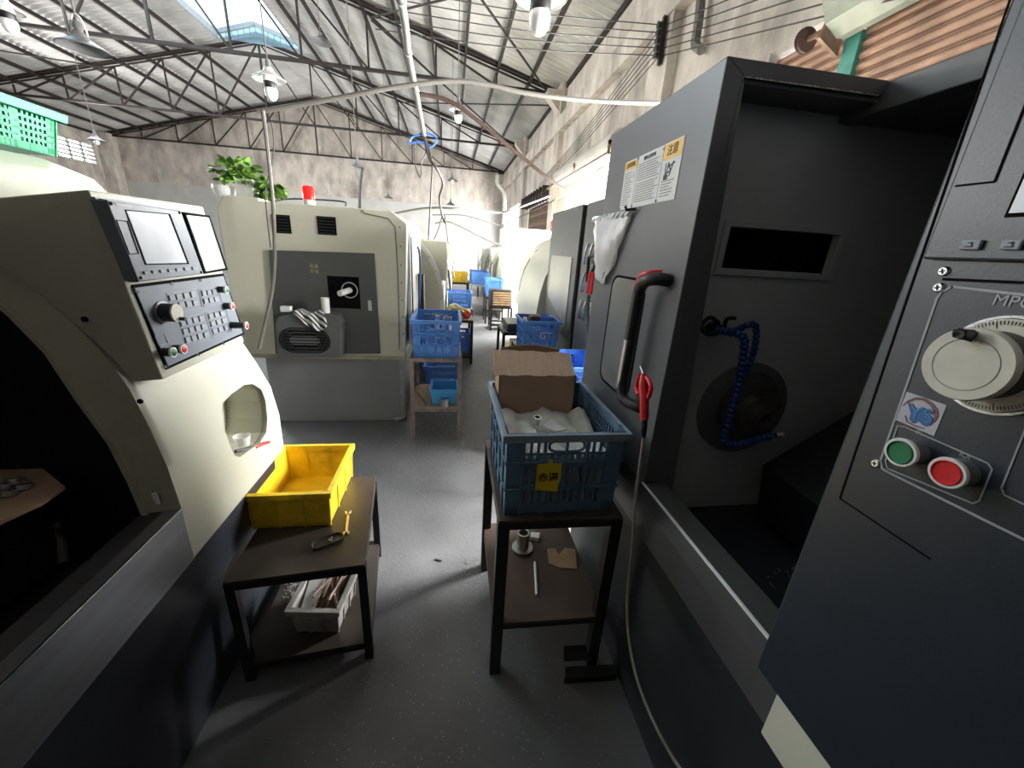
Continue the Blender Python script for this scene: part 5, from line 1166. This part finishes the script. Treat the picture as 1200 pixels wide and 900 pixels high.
pipe('top_cable', [PX(322, 236, y=3.4), PX(345, 233, y=3.6), PX(400, 236, y=3.6), PX(405, 241, y=3.5)], .006, cable, 'thin dark cable along the top of the cream machine behind the beacon', 'cable')
pipe('blue_air_line', [(-.31, 4.0, 1.52), (-.29, 3.95, 1.45), (-.285, 3.9, 1.2), (-.30, 3.85, .95), (-.29, 3.8, .7), (-.28, 3.75, .45), (-.26, 3.7, .38)], .010, mat('mid_blue_hose', (.03, .10, .35), .5), 'bright blue air line hanging down the aisle side of the cream machine', 'hose')

# ================================================================== FARTHER MACHINES
PG = [(0, .70), (0, .92), (.02, 1.08), (.06, 1.24), (.14, 1.40), (.25, 1.54), (.40, 1.66), (.58, 1.74), (1.25, 1.76)]
def gen_lathe(label, xf, y0, L_, side, body=cream_b, inner=greyd, zs=1.0, win=(.28, .62), basem=greym, base_in=.10, panel=False):
    """side -1: left row, front faces +x; side +1: right row, front faces -x"""
    t = thing('cnc_lathe', label, 'lathe', (xf + side * .62, y0 + L_ / 2, 0))
    def X(u): return xf + side * u
    def PF(off=0, a=0, b=None):
        pts = PG[a:b]; return [(X(u - off), z * zs) for u, z in pts]
    prof = PF() + [(X(1.25), .70 * zs)]
    MB().prism([(x, y0, z) for x, z in prof], (0, L_, 0)).build('enclosure', body, t, smooth=True)
    m = MB()
    P = [(x, z) for x, z in PF(.012)]
    for i in range(len(P) - 1): m.prism([(P[i][0], y0 - .03, P[i][1]), (P[i + 1][0], y0 - .03, P[i + 1][1]), (P[i + 1][0] + side * .05, y0 - .03, P[i + 1][1] - .03), (P[i][0] + side * .05, y0 - .03, P[i][1])], (0, .04, 0))
    m.build('edge_trim', white, t)
    m = MB().box(min(X(base_in), X(1.2)), max(X(base_in), X(1.2)), y0, y0 + L_, 0, .70 * zs); m.build('base', basem, t)
    # sliding door with tinted window
    ya_, yb_ = y0 + L_ * win[0], y0 + L_ * win[1]; sg = -side
    m = MB().strip([(X(u - .03), z * zs) for u, z in PG[0:8]], ya_, yb_, .02 * sg); d = m.build('door', body, t, smooth=True)
    dd = (yb_ - ya_); m = MB().strip([(X(u - .045), z * zs) for u, z in PG[1:6]], ya_ + dd * .25, yb_ - dd * .25, .008 * sg); m.build('door_window', glassd, d, smooth=True)
    MB().tube([(X(-.03), ya_ + dd * .1, .95 * zs), (X(-.09), ya_ + dd * .1, .97 * zs), (X(-.06), ya_ + dd * .1, 1.22 * zs), (X(.0), ya_ + dd * .1, 1.24 * zs)], .014, 8).build('door_handle', black, d, smooth=True)
    if panel:
        m = MB().strip([(X(u - .10), z * zs) for u, z in PG], y0 - .02, ya_ - .02, .10 * sg); fp = m.build('front_panel', body, t, smooth=True)
        m = MB()
        for a_, b_ in ((.35, 1.22), (.55, 1.12), (.2, .85)): m.lathe([(.03, 0), (.03, .02), (0, .02)], (X(-.10), y0 + (ya_ - y0) * a_, b_), (-side, 0, 0), 12)
        m.build('knobs', black, fp)
        MB().box(min(X(-.09), X(-.03)), max(X(-.09), X(-.03)), ya_ + .02, ya_ + .28, .86, 1.14).build('switch_box', mat('olive_box', (.12, .13, .08), .5), t, bevel=.005)
        return t
    c_ = MB().box(min(X(-.05), X(.3)), max(X(-.05), X(.3)), y0 + L_ * .03, ya_ - .05, 1.12 * zs, 1.58 * zs).build('console', body, t, bevel=.01)
    MB().box(min(X(-.058), X(-.05)), max(X(-.058), X(-.05)), y0 + L_ * .05, ya_ - .07, 1.36 * zs, 1.55 * zs).build('screen', screen, c_)
    MB().box(min(X(-.056), X(-.05)), max(X(-.056), X(-.05)), y0 + L_ * .05, ya_ - .07, 1.15 * zs, 1.33 * zs).build('keypad', panelb, c_)
    return t
# left row beyond the cream machine
gen_lathe('cream curved lathe just behind the rack on the left of the aisle', -.09, 5.0, 1.9, -1, zs=1.01)
gen_lathe('cream curved lathe second behind the rack on the left, beside the far yellow crate', -.02, 7.3, 2.0, -1)
gen_lathe('cream curved lathe third behind the rack on the left of the aisle', .0, 9.8, 2.2, -1, zs=.98)
gen_lathe('cream curved lathe farthest in the left row at the end of the aisle', .0, 12.6, 2.3, -1, zs=.96)
# right row: dark grey lathe with tags
X3 = 1.02
r3 = thing('cnc_lathe', 'dark grey lathe behind the near one on the right, with hooks and red gun', 'lathe', (1.8, 3.1, 0))
MB().box(X3 + .03, 2.1, 2.5, 4.08, 0, .82).build('base', grey, r3, bevel=.004)
MB().box(X3 + .02, 2.1, 2.9, 4.08, .82, 1.905).build('enclosure', grey, r3, bevel=.004)
d3 = MB().box(X3 - .02, X3 + .02, 3.12, 4.06, .84, 1.91).build('door', greym, r3, bevel=.004)
wq = [(3.25, 1.52), (3.92, 1.52), (3.95, 1.48), (3.95, 1.12), (3.25, .93)]
MB().prism([(X3 - .021, a, b) for a, b in wq], (-.004, 0, 0)).build('door_window', smoke, d3)
MB().box(X3 + .0, X3 + .03, 2.98, 3.12, .7, 1.9).build('door_gap', blackm, r3)
p3 = MB().box(X3 - .03, 2.1, 2.5, 2.98, .78, 1.90).build('control_panel_housing', greym, r3, bevel=.004)
m = MB(); random.seed(14)
for r_ in range(3):
    for k in range(3):
        y_ = 2.86 - k * .10; z_ = 1.62 - r_ * .20; m.tube(smoothpath([(X3 - .032, y_, z_), (X3 - .05, y_ - .015, z_ - .05), (X3 - .045, y_ + .01, z_ - .12), (X3 - .034, y_ + .02, z_ - .14)], 3), .007, 6)
m.build('hooks', steel, p3)
a = PX(692, 358, x=X3 - .031); MB().box(X3 - .036, X3 - .03, a.y - .12, a.y + .03, a.z - .1, a.z + .02).build('vent_plate', paper, p3)
m = MB().tube(smoothpath([PX(688, 330, x=X3 - .05), PX(690, 305, x=X3 - .07), PX(692, 300, x=X3 - .07), PX(699, 299, x=X3 - .07)], 4), .012, 8); m.build('bent_bar', black, p3, smooth=True)
g3 = thing('air_gun', 'small red air gun hanging on the dark grey lathe behind the near one', 'air gun', PX(693, 335, x=X3 - .08))
MB().tube([PX(694, 318, x=X3 - .08), PX(692, 330, x=X3 - .08), PX(690, 344, x=X3 - .08)], .022, 10).build('grip', redp, g3, smooth=True)
MB().tube(smoothpath([PX(694, 318, x=X3 - .08), PX(697, 313, x=X3 - .06), PX(702, 314, x=X3 - .03)], 4), .012, 8).build('nozzle', black, g3, smooth=True)
pipe('air_hose', [PX(690, 346, x=X3 - .08), PX(689, 362, x=X3 - .08), PX(690, 395, x=X3 - .08)], .012, cable, 'grey air hose below the small red air gun on the farther dark lathe', 'hose')
# cream lathe with D panel
r4 = gen_lathe('cream curved lathe with dark slit window on the right, past the dark lathes', 1.13, 4.15, 2.75, 1, zs=1.02, win=(.45, .85), basem=greym, panel=True)
q = Vector((1.42, 4.9, 1.76)); b4 = thing('warning_beacon', 'small red beacon on top of the cream lathe on the right', 'beacon', (1.5, 5.2, 1.79)); q = Vector((1.58, 5.0, 1.785))
q = PX(648, 284, y=5.0); q.z = 1.79; b4.location = q; ORG[b4.name] = q.copy()
MB().lathe([(.05, 0), (.05, .03)], q, (0, 0, 1), 18).build('beacon_base', lamp_g, b4); MB().lathe([(.048, .03), (.05, .11), (.035, .13), (0, .13)], q, (0, 0, 1), 18).build('red_dome', beacon_r, b4, smooth=True)
# tall pale cabinet behind it
cbn = thing('machine_cabinet', 'tall pale cream machine cabinet behind the right cream lathe', 'cabinet', (2.0, 7.8, 0))
x0_ = PX(591, 280, y=9.0).x; MB().box(x0_, 2.55, 9.0, 9.9, 0, 2.0).build('cabinet_body', cream_b, cbn, bevel=.01)
m = MB()
for z_ in (.9, 1.0): m.box(x0_ + .12, x0_ + .15, 8.99, 9.0, z_, z_ + .04)
m.bar((x0_ + .02, 8.994, 1.65), (x0_ + .35, 8.994, 1.65), .008, .004).bar((x0_ + .35, 8.994, 1.65), (x0_ + .35, 8.994, .8), .008, .004, up=(1, 0, 0)); m.build('door_seam', mat('seam_grey', (0, 0, 0)), cbn)
gen_lathe('pale curved lathe beyond the tall pale cabinet on the right', 1.35, 10.0, 1.85, 1, zs=1.0)
gen_lathe('pale curved lathe second beyond the tall pale cabinet on the right', 1.25, 12.0, 1.9, 1, zs=1.0)
gen_lathe('pale curved lathe farthest in the right row at the end of the aisle', 1.15, 14.1, 2.2, 1, zs=.97)
# crates and tables along the far aisle
shear_table('work_table', 'small dark table under the blue crate past the cardboard box on the right', 'table', [(.575, 3.12), (.94, 3.12), (.94, 3.52), (.575, 3.52)], .742, black, tabtop, .2, tabtop)
crate('plastic_crate', 'blue crate with white print on a small table, before the cream lathe on the right', 'crate', (.76, 3.32, .743), .31, .36, .255, crate_b, taper=.93)
text('crate_print', 'GT', .08, (.80, 3.132, .875), (1, 0, 0), (0, 0, 1), paper, [o for o in bpy.data.objects if o.get('label', '').startswith('blue crate with white print')][0], depth=.001)
tag(MB().box(.69, .77, 3.25, 3.38, .95, 1.02).build('dark_part', mat('dark_red_brown', (.06, .02, .02), .5), bevel=.01), 'dark brown part standing in the blue crate with white print', 'part')
crate('parts_bin', 'small light blue bin inside the blue crate with white print', 'bin', (.83, 3.34, .93), .10, .12, .085, crate_b, style='solid')
shear_table('work_table', 'small dark table under the blue crate beside the near dark lathe door', 'table', [(.70, 2.05), (.955, 2.05), (.955, 2.62), (.70, 2.62)], .60, black, tabtop, .2, tabtop)
crate('plastic_crate', 'bright blue slotted crate standing behind the door of the near dark lathe', 'crate', (.82, 2.36, .601), .25, .44, .30, crate_b, taper=.93)
shear_table('work_table', 'black table with a dark tool box in front of the cream lathe on the right', 'table', [(.66, 4.75), (1.04, 4.75), (1.04, 5.35), (.66, 5.35)], .56, black, tabtop, .15, tabtop)
tag(MB().box(.72, 1.02, 4.8, 5.3, .561, .66).build('tool_box', greyd, bevel=.008), 'flat dark grey tool box on the black table before the cream lathe', 'tool box')
tag(MB().box(.80, .93, 4.9, 5.1, .153, .42).build('yellow_canister', crate_y, bevel=.02), 'small yellow green canister under the black table', 'canister')
ch_ = thing('slatted_stand', 'black framed stand with pale wooden slats in the far aisle', 'stand', (1.0, 7.8, 0))
m = MB()
for x in (.80, 1.20):
    for y in (7.6, 8.0): m.bar((x, y, 0), (x, y, .45), .035)
for z_ in (.03, .12, .45): m.bar((.8, 7.6, z_), (1.2, 7.6, z_), .03).bar((.8, 7.6, z_), (.8, 8.0, z_), .03).bar((1.2, 7.6, z_), (1.2, 8.0, z_), .03).bar((.8, 8.0, z_), (1.2, 8.0, z_), .03)
m.build('leg_frame', black, ch_)
MB().box(.76, 1.20, 7.6, 7.9, .45, .80).build('back_frame', black, ch_, bevel=.03)
m = MB()
for k in range(6): m.box(.82, 1.17, 7.59, 7.6, .50 + k * .045, .53 + k * .045)
m.build('wooden_slats', wood, ch_)
shear_table('work_table', 'dark table carrying the light blue crate behind the slatted stand', 'table', [(.74, 8.3), (1.13, 8.3), (1.13, 8.85), (.74, 8.85)], .58, black, tabtop, .3, tabtop)
crate('plastic_crate', 'light blue crate on the table behind the slatted stand', 'crate', (.935, 8.57, .581), .36, .5, .36, crate_b)
shear_table('work_table', 'long pale table farther back carrying the deep blue crates', 'table', [(.47, 9.2), (.95, 9.2), (.95, 10.6), (.47, 10.6)], .74, steel, steel, .3, steel)
crate('plastic_crate', 'deep blue crate on the long pale table, nearer one', 'crate', (.70, 9.6, .741), .4, .55, .26, crate_b)
crate('plastic_crate', 'deep blue crate on the long pale table, farther one', 'crate', (.70, 10.25, .741), .4, .5, .26, crate_b)
shear_table('work_table', 'black table carrying the small yellow crate at the far left of the aisle', 'table', [(.02, 9.7), (.44, 9.7), (.44, 10.2), (.02, 10.2)], .72, black, tabtop, .15, tabtop)
crate('plastic_crate', 'small yellow crate on a black table at the far left of the aisle', 'crate', (.235, 9.95, .721), .34, .40, .24, crate_y, style='solid')
shear_table('work_table', 'steel table with clutter just behind the blue crate of the rusty rack', 'table', [(-.06, 5.2), (.30, 5.2), (.31, 6.2), (-.05, 6.2)], .62, black, mat('pale_worn_top', (.35, .34, .31), .5, metal=.2), .12, tabtop)
crate('plastic_crate', 'blue crate on the floor under the cluttered steel table', 'crate', (.17, 5.5, .131), .22, .4, .28, crate_b)
crate('plastic_crate', 'blue crate standing on the low steel trolley beyond the cluttered table', 'crate', (.16, 6.95, .55), .40, .5, .26, crate_b)
shear_table('trolley', 'low steel trolley behind the cluttered table', 'trolley', [(-.06, 6.65), (.38, 6.65), (.38, 7.25), (-.06, 7.25)], .548, steel, steel, .15, steel)
random.seed(17)
def crump(name, c, s, m_, label, cat):
    import bmesh
    bm = bmesh.new(); bmesh.ops.create_icosphere(bm, subdivisions=3, radius=1)
    vs = [Vector((v.co.x * s[0], v.co.y * s[1], v.co.z * s[2])) * random.uniform(.78, 1.1) + Vector(c) for v in bm.verts]; fs = [tuple(v.index for v in f.verts) for f in bm.faces]; bm.free()
    return tag(MB().add(vs, fs).build(name, m_), label, cat)
crump('crumpled_sack', (.06, 5.36, .71), (.13, .10, .09), mat('olive_yellow_film', (.36, .34, .12), .4, var=.3), 'crumpled olive yellow sack on the cluttered steel table', 'sack')
crump('yellow_bag', (.17, 5.42, .69), (.09, .08, .06), mat('yellow_film', (.55, .48, .05), .4, var=.3), 'crumpled yellow bag beside the olive sack', 'bag')
crump('red_glove', (.225, 5.28, .68), (.06, .06, .06), mat('red_cloth', (.75, .06, .04), .6, var=.2), 'bright red glove on the corner of the cluttered steel table', 'glove')
crump('white_bag', (.06, 5.7, .70), (.08, .1, .07), plastic_clear, 'white plastic bag behind the yellow bag on the cluttered table', 'bag')
# plastic basket on top of the near cream lathe
gb = crate('laundry_basket', 'green perforated plastic basket on top of the near cream lathe', 'basket', (-1.555, 1.60, 1.762), .46, .30, .135, crate_g, rz=.06, style='hole', taper=.9)
